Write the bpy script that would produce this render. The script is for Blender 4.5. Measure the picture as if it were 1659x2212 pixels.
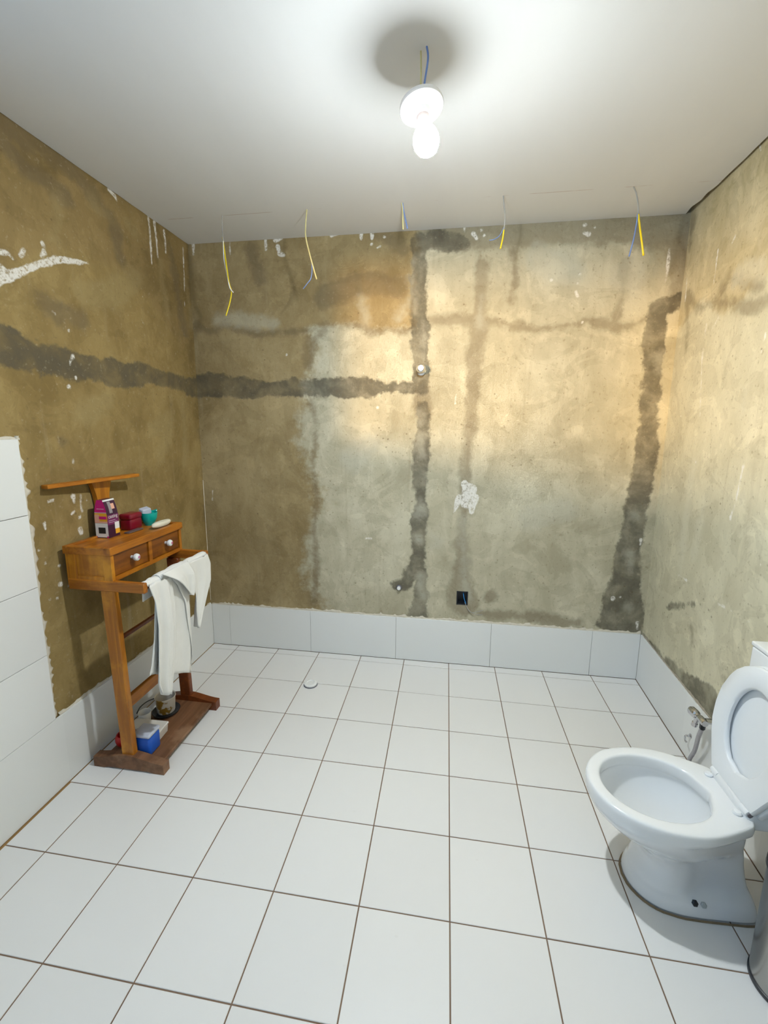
import bpy, bmesh, math, random
import numpy as np
from mathutils import Matrix, Vector

random.seed(7)
rng = np.random.default_rng(7)
for o in list(bpy.data.objects):
    bpy.data.objects.remove(o, do_unlink=True)
scene = bpy.context.scene
COL = scene.collection

# ------------------------------------------------------------------ camera
T = 0.30                                   # floor tile pitch, metres
W, H, F = 1659.0, 2212.0, 941.0555
CAM = np.array([-.1905, -8.929, 5.294]) * T
ROT = (1.3989, -0.0049, 0.1523)
PX, PY = W/2 - 9.43, H/2 - 27.58           # principal point
cam_d = bpy.data.cameras.new('camera')
cam = bpy.data.objects.new('camera', cam_d); COL.objects.link(cam)
cam.location = CAM.tolist(); cam.rotation_euler = ROT
cam_d.sensor_fit = 'HORIZONTAL'; cam_d.sensor_width = 36.0
cam_d.lens = F/W*36.0
cam_d.shift_x = 9.43/W; cam_d.shift_y = -27.58/W
cam_d.clip_start = 0.02
scene.camera = cam

# ------------------------------------------------------------------ room size
XL0, XLS = -5.6462*T, -0.0082              # left tile face: x = XL0 + XLS*y
XR0, XRS = 3.8939*T, 0.0551                # right tile face: x = XR0 + XRS*y
YB, ZC, ZS = .2115*T, 8.9742*T, 1.0122*T
YF = -4.0                                  # wall behind the camera
TT = 0.012                                 # how far tiles stand proud of the plaster
def xl(y): return XL0 + XLS*y
def xr(y): return XR0 + XRS*y

# ------------------------------------------------------------------ world, light, exposure
world = bpy.data.worlds.new('sky'); scene.world = world; world.use_nodes = True
bg = world.node_tree.nodes['Background']
bg.inputs['Color'].default_value = (0.40, 0.66, 1.0, 1); bg.inputs['Strength'].default_value = 1.8
sun_d = bpy.data.lights.new('low_sun', 'SUN'); sun = bpy.data.objects.new('low_sun', sun_d); COL.objects.link(sun)
sun_d.energy = 3.2; sun_d.color = (1.0, 0.60, 0.17); sun_d.angle = math.radians(7.0)
SUN_AZ, SUN_EL = math.radians(30.0), math.radians(2.0)
sun.rotation_euler = Vector((math.sin(SUN_AZ)*math.cos(SUN_EL), math.cos(SUN_AZ)*math.cos(SUN_EL), -math.sin(SUN_EL))).to_track_quat('-Z', 'Y').to_euler()
ADDED_WIN = (-1.66, 0.72, 1.45, 2.56)            # added unglazed opening behind the camera, placed to throw sun on the walls
ADDED_WIN2 = (-3.94, -1.65, 1.56, 2.56)          # second added opening, unseen in the left wall, to sun the back wall
def portal(w, d, loc, rot):  # sky portal filling an added opening
    l = bpy.data.lights.new('added_window_portal', 'AREA'); o = bpy.data.objects.new('added_window_portal', l); COL.objects.link(o)
    l.shape = 'RECTANGLE'; l.size = w; l.size_y = d; o.location = loc; o.rotation_euler = rot; l.cycles.is_portal = True
portal(ADDED_WIN[1]-ADDED_WIN[0], ADDED_WIN[3]-ADDED_WIN[2], ((ADDED_WIN[0]+ADDED_WIN[1])/2, YF-0.01, (ADDED_WIN[2]+ADDED_WIN[3])/2), (math.radians(90), 0, 0))
portal(ADDED_WIN2[1]-ADDED_WIN2[0], ADDED_WIN2[3]-ADDED_WIN2[2], (XL0-.02, (ADDED_WIN2[0]+ADDED_WIN2[1])/2, (ADDED_WIN2[2]+ADDED_WIN2[3])/2), (math.radians(90), 0, math.radians(-90)))
BULB_STRENGTH = 2550.0
scene.view_settings.view_transform = 'Standard'; scene.view_settings.look = 'None'
scene.view_settings.gamma = 1.0; scene.view_settings.use_curve_mapping = False
scene.view_settings.exposure = -0.06

# ------------------------------------------------------------------ pixel -> direction helpers
def _rot(rx, ry, rz):
    cx, sx, cy, sy, cz, sz = np.cos(rx), np.sin(rx), np.cos(ry), np.sin(ry), np.cos(rz), np.sin(rz)
    return (np.array([[cz,-sz,0],[sz,cz,0],[0,0,1]]) @ np.array([[cy,0,sy],[0,1,0],[-sy,0,cy]])
            @ np.array([[1,0,0],[0,cx,-sx],[0,sx,cx]]))
RM = _rot(*ROT)
def ray(x, y): return RM @ np.array([(x-PX)/F, -(y-PY)/F, -1.0])
def onz(x, y, z=0.): d = ray(x, y); return CAM + d*(z-CAM[2])/d[2]
def ony(x, y, Y): d = ray(x, y); return CAM + d*(Y-CAM[1])/d[1]
def onx(x, y, X): d = ray(x, y); return CAM + d*(X-CAM[0])/d[0]
def on_left(x, y, off=0.):
    d = ray(x, y); return CAM + d*(XL0-off+XLS*CAM[1]-CAM[0])/(d[0]-XLS*d[1])
def on_right(x, y, off=0.):
    d = ray(x, y); return CAM + d*(XR0+off+XRS*CAM[1]-CAM[0])/(d[0]-XRS*d[1])

# ------------------------------------------------------------------ materials
def new_mat(name):
    m = bpy.data.materials.new(name); m.use_nodes = True
    nt = m.node_tree; return m, nt, nt.nodes['Principled BSDF']
def N(nt, t, **kw):
    n = nt.nodes.new(t)
    for k, v in kw.items():
        if k.startswith('i_'):
            key = k[2:].replace('_', ' ')
            n.inputs[int(key) if key.isdigit() else key].default_value = v
        else: setattr(n, k, v)
    return n
def lk(nt, a, b): nt.links.new(a, b)
def math_n(nt, op, a, b=None, c=None, clamp=False):
    n = nt.nodes.new('ShaderNodeMath'); n.operation = op; n.use_clamp = clamp
    for i, v in enumerate((a, b, c)):
        if v is None: continue
        if isinstance(v, (int, float)): n.inputs[i].default_value = v
        else: nt.links.new(v, n.inputs[i])
    return n.outputs[0]
def mixc(nt, fac, a, b, mode='MIX'):
    n = nt.nodes.new('ShaderNodeMix'); n.data_type = 'RGBA'; n.blend_type = mode
    for s, v in ((n.inputs[0], fac), (n.inputs[6], a), (n.inputs[7], b)):
        if isinstance(v, (int, float)): s.default_value = v
        elif isinstance(v, tuple): s.default_value = (*v[:3], 1)
        else: nt.links.new(v, s)
    return n.outputs[2]
def smooth(nt, v, lo, hi, a=0., b=1.):
    n = nt.nodes.new('ShaderNodeMapRange'); n.interpolation_type = 'SMOOTHSTEP'
    nt.links.new(v, n.inputs[0])
    for i, q in ((1, lo), (2, hi), (3, a), (4, b)): n.inputs[i].default_value = q
    return n.outputs[0]
def noise(nt, vec, scale, detail=4, rough=.55, dist=0.):
    n = nt.nodes.new('ShaderNodeTexNoise'); n.inputs['Scale'].default_value = scale
    n.inputs['Detail'].default_value = detail; n.inputs['Roughness'].default_value = rough
    n.inputs['Distortion'].default_value = dist
    nt.links.new(vec, n.inputs['Vector']); return n.outputs['Fac']
def scaled(nt, vec, s, off=(0, 0, 0)):
    n = nt.nodes.new('ShaderNodeMapping'); n.inputs['Scale'].default_value = s; n.inputs['Location'].default_value = off
    nt.links.new(vec, n.inputs['Vector']); return n.outputs[0]
def pos(nt): return nt.nodes.new('ShaderNodeNewGeometry').outputs['Position']
def objc(nt): return nt.nodes.new('ShaderNodeTexCoord').outputs['Object']
def bump(nt, bsdf, h, strength=.3, dist=.01):
    b = nt.nodes.new('ShaderNodeBump'); b.inputs['Strength'].default_value = strength; b.inputs['Distance'].default_value = dist
    nt.links.new(h, b.inputs['Height']); nt.links.new(b.outputs[0], bsdf.inputs['Normal'])

def simple(name, col, rough=.5, metal=0., var=.08, scale=30., coat=0., spec=.5, trans=0., alpha=1.):
    """plain coloured material with a little procedural mottling"""
    m, nt, p = new_mat(name)
    v = objc(nt); n = noise(nt, v, scale, 3)
    lo = tuple(c*(1-var) for c in col); hi = tuple(min(1, c*(1+var)) for c in col)
    lk(nt, mixc(nt, n, lo, hi), p.inputs['Base Color'])
    p.inputs['Roughness'].default_value = rough; p.inputs['Metallic'].default_value = metal
    p.inputs['Coat Weight'].default_value = coat; p.inputs['Specular IOR Level'].default_value = spec
    p.inputs['Transmission Weight'].default_value = trans; p.inputs['Alpha'].default_value = alpha
    return m

def plaster(name, base_lo, base_hi, zone_lo, zone_hi, pale_col=(.42, .40, .31)):
    """bare cement render; the stain outlines come in as signed distances stored on the wall's grid"""
    m, nt, p = new_mat(name)
    v = pos(nt)
    def att(n_):
        a = nt.nodes.new('ShaderNodeAttribute'); a.attribute_name = n_; return a.outputs['Fac']
    n_big = noise(nt, v, 2.3, 7, .62, .4)
    n_mid = noise(nt, scaled(nt, v, (1, 1, .55)), 9., 6, .6, .6)
    n_streak = noise(nt, scaled(nt, v, (9, 9, .7)), 2.2, 4, .6)
    n_fine = noise(nt, v, 55., 6, .65)
    n_edge = noise(nt, v, 26., 5, .6)
    n_edge2 = noise(nt, v, 7., 3, .6)
    t = math_n(nt, 'ADD', math_n(nt, 'MULTIPLY', n_big, .6), math_n(nt, 'MULTIPLY', n_mid, .4))
    tone = smooth(nt, t, .36, .64)
    base = mixc(nt, tone, base_lo, base_hi)
    zone = mixc(nt, tone, zone_lo, zone_hi)
    n_e3 = noise(nt, v, 70., 3, .6)
    jit = math_n(nt, 'ADD', math_n(nt, 'MULTIPLY', math_n(nt, 'SUBTRACT', n_edge, .5), .045),
                 math_n(nt, 'MULTIPLY', math_n(nt, 'SUBTRACT', n_edge2, .5), .10))
    jit = math_n(nt, 'ADD', jit, math_n(nt, 'MULTIPLY', math_n(nt, 'SUBTRACT', n_e3, .5), .016))
    def mask(n_, w, k=1.0):
        return smooth(nt, math_n(nt, 'ADD', att(n_), math_n(nt, 'MULTIPLY', jit, k)), -w, w)
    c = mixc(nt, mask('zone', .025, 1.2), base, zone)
    trowel = smooth(nt, noise(nt, scaled(nt, v, (1, 1, 1.25), (3.1, 1.7, .4)), 3.4, 5, .58, 1.1), .515, .545)
    c = mixc(nt, math_n(nt, 'MULTIPLY', trowel, .6), c, (.84, .83, .81), 'MULTIPLY')
    trowel2 = smooth(nt, noise(nt, scaled(nt, v, (1, 1, 1), (8.3, 2.2, 5.4)), 5.2, 5, .6, .9), .56, .585)
    c = mixc(nt, math_n(nt, 'MULTIPLY', trowel2, .6), c, (1.15, 1.15, 1.16), 'MULTIPLY')
    c = mixc(nt, math_n(nt, 'MULTIPLY', smooth(nt, n_streak, .60, .78), .16), c, (.52, .45, .30))
    c = mixc(nt, math_n(nt, 'MULTIPLY', smooth(nt, n_streak, .42, .25), .16), c, (.19, .135, .068))
    weak = math_n(nt, 'MULTIPLY', mask('weak', .024, 1.1), math_n(nt, 'ADD', .16, math_n(nt, 'MULTIPLY', n_mid, .70)))
    c = mixc(nt, weak, c, (.155, .118, .068))
    blotch = smooth(nt, noise(nt, v, 9., 4, .6, .3), .30, .66)
    strong = math_n(nt, 'MULTIPLY', mask('damp', .011, 1.0), math_n(nt, 'ADD', .50, math_n(nt, 'MULTIPLY', blotch, .34)), clamp=True)
    c = mixc(nt, strong, c, (.088, .078, .056))
    pale = math_n(nt, 'MULTIPLY', mask('pale', .03, 1.2), .42)
    c = mixc(nt, pale, c, pale_col)
    c = mixc(nt, math_n(nt, 'MULTIPLY', smooth(nt, n_fine, .57, .70), .38), c, (.17, .12, .06))
    c = mixc(nt, math_n(nt, 'MULTIPLY', smooth(nt, n_fine, .42, .28), .22), c, (.58, .50, .35))
    pit = nt.nodes.new('ShaderNodeTexVoronoi'); pit.inputs['Scale'].default_value = 21.
    lk(nt, scaled(nt, v, (1, 1, 1.1)), pit.inputs['Vector'])
    pits = math_n(nt, 'MULTIPLY', smooth(nt, pit.outputs['Distance'], .16, .07), smooth(nt, noise(nt, v, 6., 3), .54, .62))
    c = mixc(nt, math_n(nt, 'MULTIPLY', pits, .5), c, (.13, .09, .045))
    c = mixc(nt, math_n(nt, 'MULTIPLY', mask('paint', .004, .30), smooth(nt, noise(nt, v, 75., 4, .7), .33, .55, .12, .92)), c, (.79, .76, .70))
    vor = nt.nodes.new('ShaderNodeTexVoronoi'); vor.inputs['Scale'].default_value = 7.5
    lk(nt, scaled(nt, v, (1, 1, .8)), vor.inputs['Vector'])
    spk = smooth(nt, vor.outputs['Distance'], .045, .03)
    spk = math_n(nt, 'MULTIPLY', spk, smooth(nt, noise(nt, v, 1.7, 2), .55, .6))
    c = mixc(nt, spk, c, (.72, .68, .56))
    lk(nt, c, p.inputs['Base Color'])
    p.inputs['Roughness'].default_value = .92; p.inputs['Specular IOR Level'].default_value = .2
    h = math_n(nt, 'ADD', math_n(nt, 'MULTIPLY', n_fine, .35), math_n(nt, 'MULTIPLY', n_mid, .8))
    h = math_n(nt, 'ADD', h, math_n(nt, 'MULTIPLY', mask('damp', .01, .9), -.35))
    bump(nt, p, h, .6, .009)
    return m

M = {}
M['plaster_left'] = plaster('plaster_left', (.232, .160, .058), (.335, .240, .096), (.208, .145, .056), (.305, .214, .088), (.35, .27, .125))
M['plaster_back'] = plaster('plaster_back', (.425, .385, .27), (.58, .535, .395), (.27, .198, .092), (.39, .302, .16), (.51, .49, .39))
M['plaster_right'] = plaster('plaster_right', (.55, .51, .36), (.67, .625, .455), (.49, .41, .24), (.63, .545, .355), (.65, .62, .48))

def tile_mat(name, col, rough, dirt):
    m, nt, p = new_mat(name)
    v = pos(nt)
    info = nt.nodes.new('ShaderNodeObjectInfo')
    c = mixc(nt, info.outputs['Random'], tuple(x*.965 for x in col), col)
    n1 = noise(nt, v, 3.5, 5, .6)
    c = mixc(nt, math_n(nt, 'MULTIPLY', smooth(nt, n1, .40, .95), dirt), c, (.62, .55, .42))
    vor = nt.nodes.new('ShaderNodeTexVoronoi'); vor.inputs['Scale'].default_value = 5.0
    lk(nt, scaled(nt, v, (1, 1.5, 1)), vor.inputs['Vector'])
    s = math_n(nt, 'MULTIPLY', smooth(nt, vor.outputs['Distance'], .05, .02), smooth(nt, noise(nt, v, 40., 2), .45, .6))
    c = mixc(nt, math_n(nt, 'MULTIPLY', s, dirt*1.6), c, (.38, .33, .25))
    lk(nt, c, p.inputs['Base Color'])
    lk(nt, smooth(nt, noise(nt, v, 12., 4), .3, .7, rough*.97, rough*1.03), p.inputs['Roughness'])
    p.inputs['Specular IOR Level'].default_value = .45
    return m
M['floor_tile'] = tile_mat('floor_tile_ceramic', (.80, .79, .77), .30, .05)
M['wall_tile'] = tile_mat('wall_tile_ceramic', (.80, .805, .785), .22, .012)

def grout_mat():
    m, nt, p = new_mat('floor_grout'); v = pos(nt)
    n = noise(nt, v, 6., 5)
    c = mixc(nt, n, (.13, .075, .05), (.27, .18, .115))
    sx = nt.nodes.new('ShaderNodeSeparateXYZ'); lk(nt, v, sx.inputs[0])
    c = mixc(nt, smooth(nt, sx.outputs[0], XL0+.035, XL0+.02), c, (.36, .21, .075))
    lk(nt, c, p.inputs['Base Color']); p.inputs['Roughness'].default_value = .9
    return m
M['grout'] = grout_mat()
M['mortar'] = simple('tile_mortar', (.62, .57, .47), .9, var=.18, scale=60)
M['mortar_dark'] = simple('mortar_bed', (.36, .32, .25), .95, var=.2, scale=50)

def ceiling_mat():
    m, nt, p = new_mat('ceiling_board'); v = pos(nt)
    n = noise(nt, scaled(nt, v, (1, .35, 1)), 1.6, 5, .55, .5)
    c = mixc(nt, smooth(nt, n, .3, .7), (.69, .685, .675), (.74, .735, .725))
    # pencil line along the board joint
    sx = nt.nodes.new('ShaderNodeSeparateXYZ'); lk(nt, v, sx.inputs[0])
    d = math_n(nt, 'ABSOLUTE', math_n(nt, 'ADD', sx.outputs[1], .255))
    ln = math_n(nt, 'MULTIPLY', smooth(nt, d, .0032, .0016), smooth(nt, noise(nt, scaled(nt, v, (1, 1, 1)), 5.5, 3), .42, .54))
    c = mixc(nt, math_n(nt, 'MULTIPLY', ln, .6), c, (.42, .28, .24))
    lk(nt, c, p.inputs['Base Color']); p.inputs['Roughness'].default_value = .75
    bump(nt, p, noise(nt, v, 3., 3), .06, .01)
    return m
M['ceiling'] = ceiling_mat()
M['void'] = simple('concrete_slab', (.16, .13, .11), .95)

def wood(name, c_lo, c_mid, c_hi, rough=.42, axis=1, coat=.04):
    m, nt, p = new_mat(name); v = pos(nt)
    s = [28, 28, 28]; s[axis] = 2.2
    g = noise(nt, scaled(nt, v, tuple(s)), 1.0, 6, .6, .8)
    b = noise(nt, v, 6.5, 4, .6)
    c = mixc(nt, smooth(nt, g, .35, .68), c_lo, c_mid)
    c = mixc(nt, smooth(nt, b, .48, .72), c, c_hi)
    lk(nt, c, p.inputs['Base Color']); p.inputs['Roughness'].default_value = rough
    p.inputs['Coat Weight'].default_value = coat; p.inputs['Coat Roughness'].default_value = .25
    bump(nt, p, g, .12, .002)
    return m
M['wood_y'] = wood('varnished_wood', (.27, .080, .004), (.46, .155, .008), (.56, .21, .013), axis=1)
M['wood_x'] = wood('varnished_wood_across', (.27, .080, .004), (.46, .155, .008), (.56, .21, .013), axis=0)
M['wood_z'] = wood('varnished_wood_upright', (.34, .110, .005), (.56, .21, .010), (.66, .285, .018), axis=2)
M['wood_drawer'] = wood('drawer_front_wood', (.15, .042, .003), (.26, .080, .005), (.33, .115, .008), axis=1)
M['wood_dark'] = wood('red_stained_wood', (.13, .028, .004), (.20, .048, .007), (.25, .066, .010), axis=1)
M['wood_worn'] = wood('worn_brown_wood', (.13, .055, .022), (.22, .10, .045), (.29, .16, .085), rough=.6, axis=1, coat=0)
M['porcelain'] = simple('white_porcelain', (.80, .815, .82), .12, var=.01, coat=.4)
M['seat_plastic'] = simple('white_seat_plastic', (.80, .82, .83), .28, var=.01)
M['chrome'] = simple('chrome', (.60, .60, .63), .12, metal=1., var=.03)
M['chrome_bright'] = simple('polished_chrome', (.86, .86, .87), .22, metal=1., var=.02)
M['hose'] = simple('braided_hose', (.42, .41, .44), .38, metal=.7, var=.3, scale=220)
M['steel'] = simple('brushed_steel', (.40, .39, .37), .26, metal=1., var=.08, scale=8)
M['black'] = simple('black_plastic', (.012, .014, .018), .4)
M['wire_yellow'] = simple('yellow_insulation', (.82, .62, .01), .4)
M['wire_cream'] = simple('cream_insulation', (.66, .58, .27), .5)
M['wire_blue'] = simple('blue_insulation', (.16, .25, .52), .4)
M['wire_grey'] = simple('grey_wire', (.36, .35, .33), .5)
M['white_plastic'] = simple('white_plastic', (.82, .82, .80), .35, var=.02)
M['pink'] = simple('magenta_print', (.62, .008, .20), .35)
M['purple'] = simple('dark_purple_print', (.045, .010, .035), .3)
M['orange'] = simple('orange_print', (.85, .42, .03), .4)
M['skin'] = simple('peach_print', (.80, .42, .30), .45)
M['crimson'] = simple('crimson_plastic', (.22, .004, .02), .28, coat=.3)
M['teal'] = simple('teal_plastic', (.0, .42, .36), .3, coat=.2)
M['soap'] = simple('cream_soap', (.74, .70, .56), .55)
M['blue'] = simple('blue_plastic', (.006, .095, .52), .35)
M['frost'] = simple('frosted_lid_plastic', (.50, .53, .62), .35)
M['tub'] = simple('cloudy_tub_plastic', (.60, .56, .50), .4, var=.15, scale=12)
M['red'] = simple('red_plastic', (.45, .008, .008), .35)
M['flange'] = simple('blue_grey_flange', (.2, .2, .24), .3, metal=.6)

def pail_mat():
    m, nt, p = new_mat('stained_white_enamel'); v = pos(nt)
    n = noise(nt, v, 17., 3, .5, .4)
    c = mixc(nt, smooth(nt, n, .54, .58), (.66, .62, .55), (.30, .17, .025))
    lk(nt, c, p.inputs['Base Color']); p.inputs['Roughness'].default_value = .35
    return m
M['pail'] = pail_mat()

def towel_mat():
    m, nt, p = new_mat('white_terry_cloth'); v = pos(nt)
    n = noise(nt, v, 420., 3, .6); n2 = noise(nt, v, 14., 3)
    c = mixc(nt, n2, (.74, .725, .68), (.82, .805, .76))
    lk(nt, c, p.inputs['Base Color']); p.inputs['Roughness'].default_value = .95
    p.inputs['Sheen Weight'].default_value = .3; p.inputs['Specular IOR Level'].default_value = .1
    bump(nt, p, n, .5, .003)
    return m
M['towel'] = towel_mat()

def bulb_mat():
    m, nt, p = new_mat('lit_bulb_glass')
    p.inputs['Base Color'].default_value = (.9, .9, .9, 1)
    n = noise(nt, objc(nt), 3., 1)
    lk(nt, mixc(nt, n, (.885, .965, 1.0), (.895, .97, 1.0)), p.inputs['Emission Color'])
    # an LED globe: the lower dome is the bright one, the shoulder by the collar gives off less
    sx = nt.nodes.new('ShaderNodeSeparateXYZ'); lk(nt, pos(nt), sx.inputs[0])
    lk(nt, math_n(nt, 'MULTIPLY', smooth(nt, sx.outputs[2], 2.440, 2.396, .012, 1.0), BULB_STRENGTH), p.inputs['Emission Strength'])
    return m
M['bulb'] = bulb_mat()

# ------------------------------------------------------------------ mesh helpers
def link(name, me, mat, parent=None, smooth_=False):
    o = bpy.data.objects.new(name, me); COL.objects.link(o)
    if mat is not None and not me.materials: me.materials.append(M[mat] if isinstance(mat, str) else mat)
    if smooth_:
        for f in me.polygons: f.use_smooth = True
    if parent is not None:
        o.parent = parent
        o.matrix_parent_inverse = parent_world(parent).inverted()
    return o
def parent_world(o):
    mt = Matrix.LocRotScale(o.location, o.rotation_euler, o.scale)
    if o.parent: mt = parent_world(o.parent) @ o.matrix_parent_inverse @ mt
    return mt
def py(name, verts, faces, mat, parent=None, smooth_=False):
    me = bpy.data.meshes.new(name)
    me.from_pydata([tuple(map(float, v)) for v in verts], [], faces); me.validate(); me.update()
    bm = bmesh.new(); bm.from_mesh(me); bmesh.ops.recalc_face_normals(bm, faces=bm.faces); bm.to_mesh(me); bm.free()
    return link(name, me, mat, parent, smooth_)
def from_bm(name, bm, mat, parent=None, smooth_=False):
    me = bpy.data.meshes.new(name); bmesh.ops.recalc_face_normals(bm, faces=bm.faces); bm.to_mesh(me); bm.free()
    return link(name, me, mat, parent, smooth_)
def bm_box(bm, x0, x1, y0, y1, z0, z1, bev=0., seg=1):
    r = bmesh.ops.create_cube(bm, size=1.0)
    for v in r['verts']:
        v.co = Vector(((x0+x1)/2 + v.co.x*(x1-x0), (y0+y1)/2 + v.co.y*(y1-y0), (z0+z1)/2 + v.co.z*(z1-z0)))
    if bev > 0:
        es = list({e for v in r['verts'] for e in v.link_edges})
        bmesh.ops.bevel(bm, geom=es, offset=bev, segments=seg, profile=.5, affect='EDGES')
def box(name, x0, x1, y0, y1, z0, z1, mat, parent=None, bev=.002, seg=1, smooth_=False):
    bm = bmesh.new(); bm_box(bm, x0, x1, y0, y1, z0, z1, bev, seg)
    return from_bm(name, bm, mat, parent, smooth_)
def hexa(name, c, mat, parent=None, bev=.0015):
    """box from 8 corners: bottom ring 0-3, top ring 4-7"""
    bm = bmesh.new(); v = [bm.verts.new(tuple(map(float, q))) for q in c]
    for f in ((3,2,1,0), (4,5,6,7), (0,1,5,4), (1,2,6,5), (2,3,7,6), (3,0,4,7)): bm.faces.new([v[i] for i in f])
    if bev: bmesh.ops.bevel(bm, geom=list(bm.edges), offset=bev, segments=1, affect='EDGES')
    return from_bm(name, bm, mat, parent)
def tube_data(path, r, n=10, caps=True):
    path = [Vector(p) for p in path]; rs = r if isinstance(r, (list, tuple)) else [r]*len(path)
    vs, fs = [], []; up = None
    for i, p in enumerate(path):
        t = (path[min(i+1, len(path)-1)] - path[max(i-1, 0)]).normalized()
        if up is None:
            up = Vector((0, 0, 1)) if abs(t.z) < .9 else Vector((1, 0, 0))
        a = t.cross(up).normalized(); up = a.cross(t).normalized()
        for k in range(n):
            an = 2*math.pi*k/n; vs.append(p + (a*math.cos(an) + up*math.sin(an))*rs[i])
    for i in range(len(path)-1):
        for k in range(n):
            fs.append((i*n+k, i*n+(k+1) % n, (i+1)*n+(k+1) % n, (i+1)*n+k))
    if caps: fs += [tuple(range(n-1, -1, -1)), tuple(range((len(path)-1)*n, len(path)*n))]
    return vs, fs
def tube(name, path, r, mat, parent=None, n=10): 
    v, f = tube_data(path, r, n); return py(name, v, f, mat, parent, True)
def spline(pts, k=8):
    pts = [np.array(p, float) for p in pts]; P = [2*pts[0]-pts[1]] + pts + [2*pts[-1]-pts[-2]]; out = []
    for i in range(1, len(P)-2):
        for j in range(k):
            t = j/k; a, b, c, d = P[i-1], P[i], P[i+1], P[i+2]
            out.append(.5*((2*b) + (c-a)*t + (2*a-5*b+4*c-d)*t*t + (3*b-a-3*c+d)*t**3))
    out.append(pts[-1]); return out
def lathe(name, prof, origin, mat, parent=None, n=28, axis=(0, 0, 1), smooth_=True, sx=1., sy=1.):
    """prof: (radius, height) list; ends closed where the radius is 0"""
    q = Vector((0, 0, 1)).rotation_difference(Vector(axis).normalized()); o = Vector(origin)
    vs, fs = [], []
    for r, h in prof:
        for k in range(n):
            a = 2*math.pi*k/n; vs.append(o + q @ Vector((max(r, 1e-5)*math.cos(a)*sx, max(r, 1e-5)*math.sin(a)*sy, h)))
    for i in range(len(prof)-1):
        for k in range(n): fs.append((i*n+k, i*n+(k+1) % n, (i+1)*n+(k+1) % n, (i+1)*n+k))
    me = bpy.data.meshes.new(name); me.from_pydata([tuple(v) for v in vs], [], fs)
    bm = bmesh.new(); bm.from_mesh(me); bmesh.ops.remove_doubles(bm, verts=bm.verts, dist=2e-5)
    bmesh.ops.recalc_face_normals(bm, faces=bm.faces); bm.to_mesh(me); bm.free()
    o = link(name, me, mat, parent, smooth_)
    if smooth_: me.set_sharp_from_angle(angle=math.radians(38))
    return o
def thing(name, loc, label, cat, group=None):
    o = bpy.data.objects.new(name, None); COL.objects.link(o); o.location = tuple(map(float, loc)); o.empty_display_size = .05
    return tag(o, label, cat, group)
def tag(o, label, cat, group=None):
    o['label'] = label; o['category'] = cat
    if group: o['group'] = group
    return o
def structure(o, label=None):
    o['kind'] = 'structure'
    if label: o['label'] = label
    return o

# ------------------------------------------------------------------ stains, as signed distances on the wall grids
def seg_sd(U, V, pts):
    """pts: (u, v, r): positive inside a chain of tapered capsules"""
    sd = np.full(U.shape, -9.)
    if len(pts) == 1: pts = [pts[0], pts[0]]
    for (a, b, r0), (c, d, r1) in zip(pts[:-1], pts[1:]):
        dx, dy = c-a, d-b; L = dx*dx+dy*dy
        t = np.clip(((U-a)*dx+(V-b)*dy)/L, 0, 1) if L > 1e-12 else np.zeros_like(U)
        sd = np.maximum(sd, r0+(r1-r0)*t - np.hypot(U-a-t*dx, V-b-t*dy))
    return sd
def layer(U, V, chains, conv):
    sd = np.full(U.shape, -9.)
    for ch in chains: sd = np.maximum(sd, seg_sd(U, V, [conv(*c) for c in ch]))
    return sd
def wall_grid(name, us, vs, to3d, layers, mat, hole=None):
    U, V = np.meshgrid(us, vs, indexing='ij'); P = to3d(U, V).reshape(-1, 3)
    nu, nv = len(us), len(vs)
    I, J = np.meshgrid(np.arange(nu-1), np.arange(nv-1), indexing='ij')
    a = I*nv+J; quads = np.stack([a, a+nv, a+nv+1, a+1], -1).reshape(-1, 4)
    if hole:
        um = ((us[:-1]+us[1:])/2)[:, None]; vm = ((vs[:-1]+vs[1:])/2)[None, :]
        keep = ~((um > hole[0]) & (um < hole[1]) & (vm > hole[2]) & (vm < hole[3]))
        quads = quads[keep.reshape(-1)]
    me = bpy.data.meshes.new(name)
    me.vertices.add(len(P)); me.vertices.foreach_set('co', P.astype(np.float32).ravel())
    me.loops.add(quads.size); me.loops.foreach_set('vertex_index', quads.astype(np.int32).ravel())
    me.polygons.add(len(quads)); me.polygons.foreach_set('loop_start', np.arange(0, quads.size, 4, dtype=np.int32))
    me.update(calc_edges=True); me.validate()
    for k, sd in layers(U, V).items():
        at = me.attributes.new(k, 'FLOAT', 'POINT'); at.data.foreach_set('value', sd.astype(np.float32).ravel())
    return structure(link(name, me, mat, None, True))
def grid_ax(a, b, step, extra=()):
    x = np.linspace(a, b, int(round((b-a)/step))+1)
    for e in extra: x[np.argmin(abs(x-e))] = e
    return x

# --- back wall
YP = YB + TT                                        # plaster plane behind the skirting tiles
SC_B = .00285
def cb(x, y, r): p = ony(x, y, YP); return (p[0], p[2], r*SC_B)
BOX = (.040, .106, .421, .507)                      # recessed electrical box opening
back_damp = [
    [(408,838,26),(450,832,24),(500,836,23),(560,842,17),(610,836,18),(655,838,22),(720,836,21),(790,840,20),(850,836,15),(890,838,12)],
    [(906,520,16),(905,600,17),(906,680,19),(906,740,19),(908,800,19),(908,840,14)],
    [(911,880,10),(913,930,16),(912,1000,18),(908,1070,16),(906,1140,16),(903,1200,19),(893,1235,22),(878,1262,17),(862,1268,14)],
    [(903,1200,17),(908,1250,15),(905,1300,18),(902,1330,24)],
    [(1420,660,17),(1415,720,21),(1412,790,18),(1408,850,16),(1398,930,19),(1392,1000,21),(1384,1050,27),(1375,1100,24),(1368,1150,25),(1356,1200,28),(1350,1260,33),(1344,1310,40),(1342,1350,44)],
    [(1425,665,14),(1452,655,18),(1470,640,10)],
    [(940,520,24),(1000,530,18)],
    [(1300,1350,9),(1340,1352,16)],
]
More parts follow.
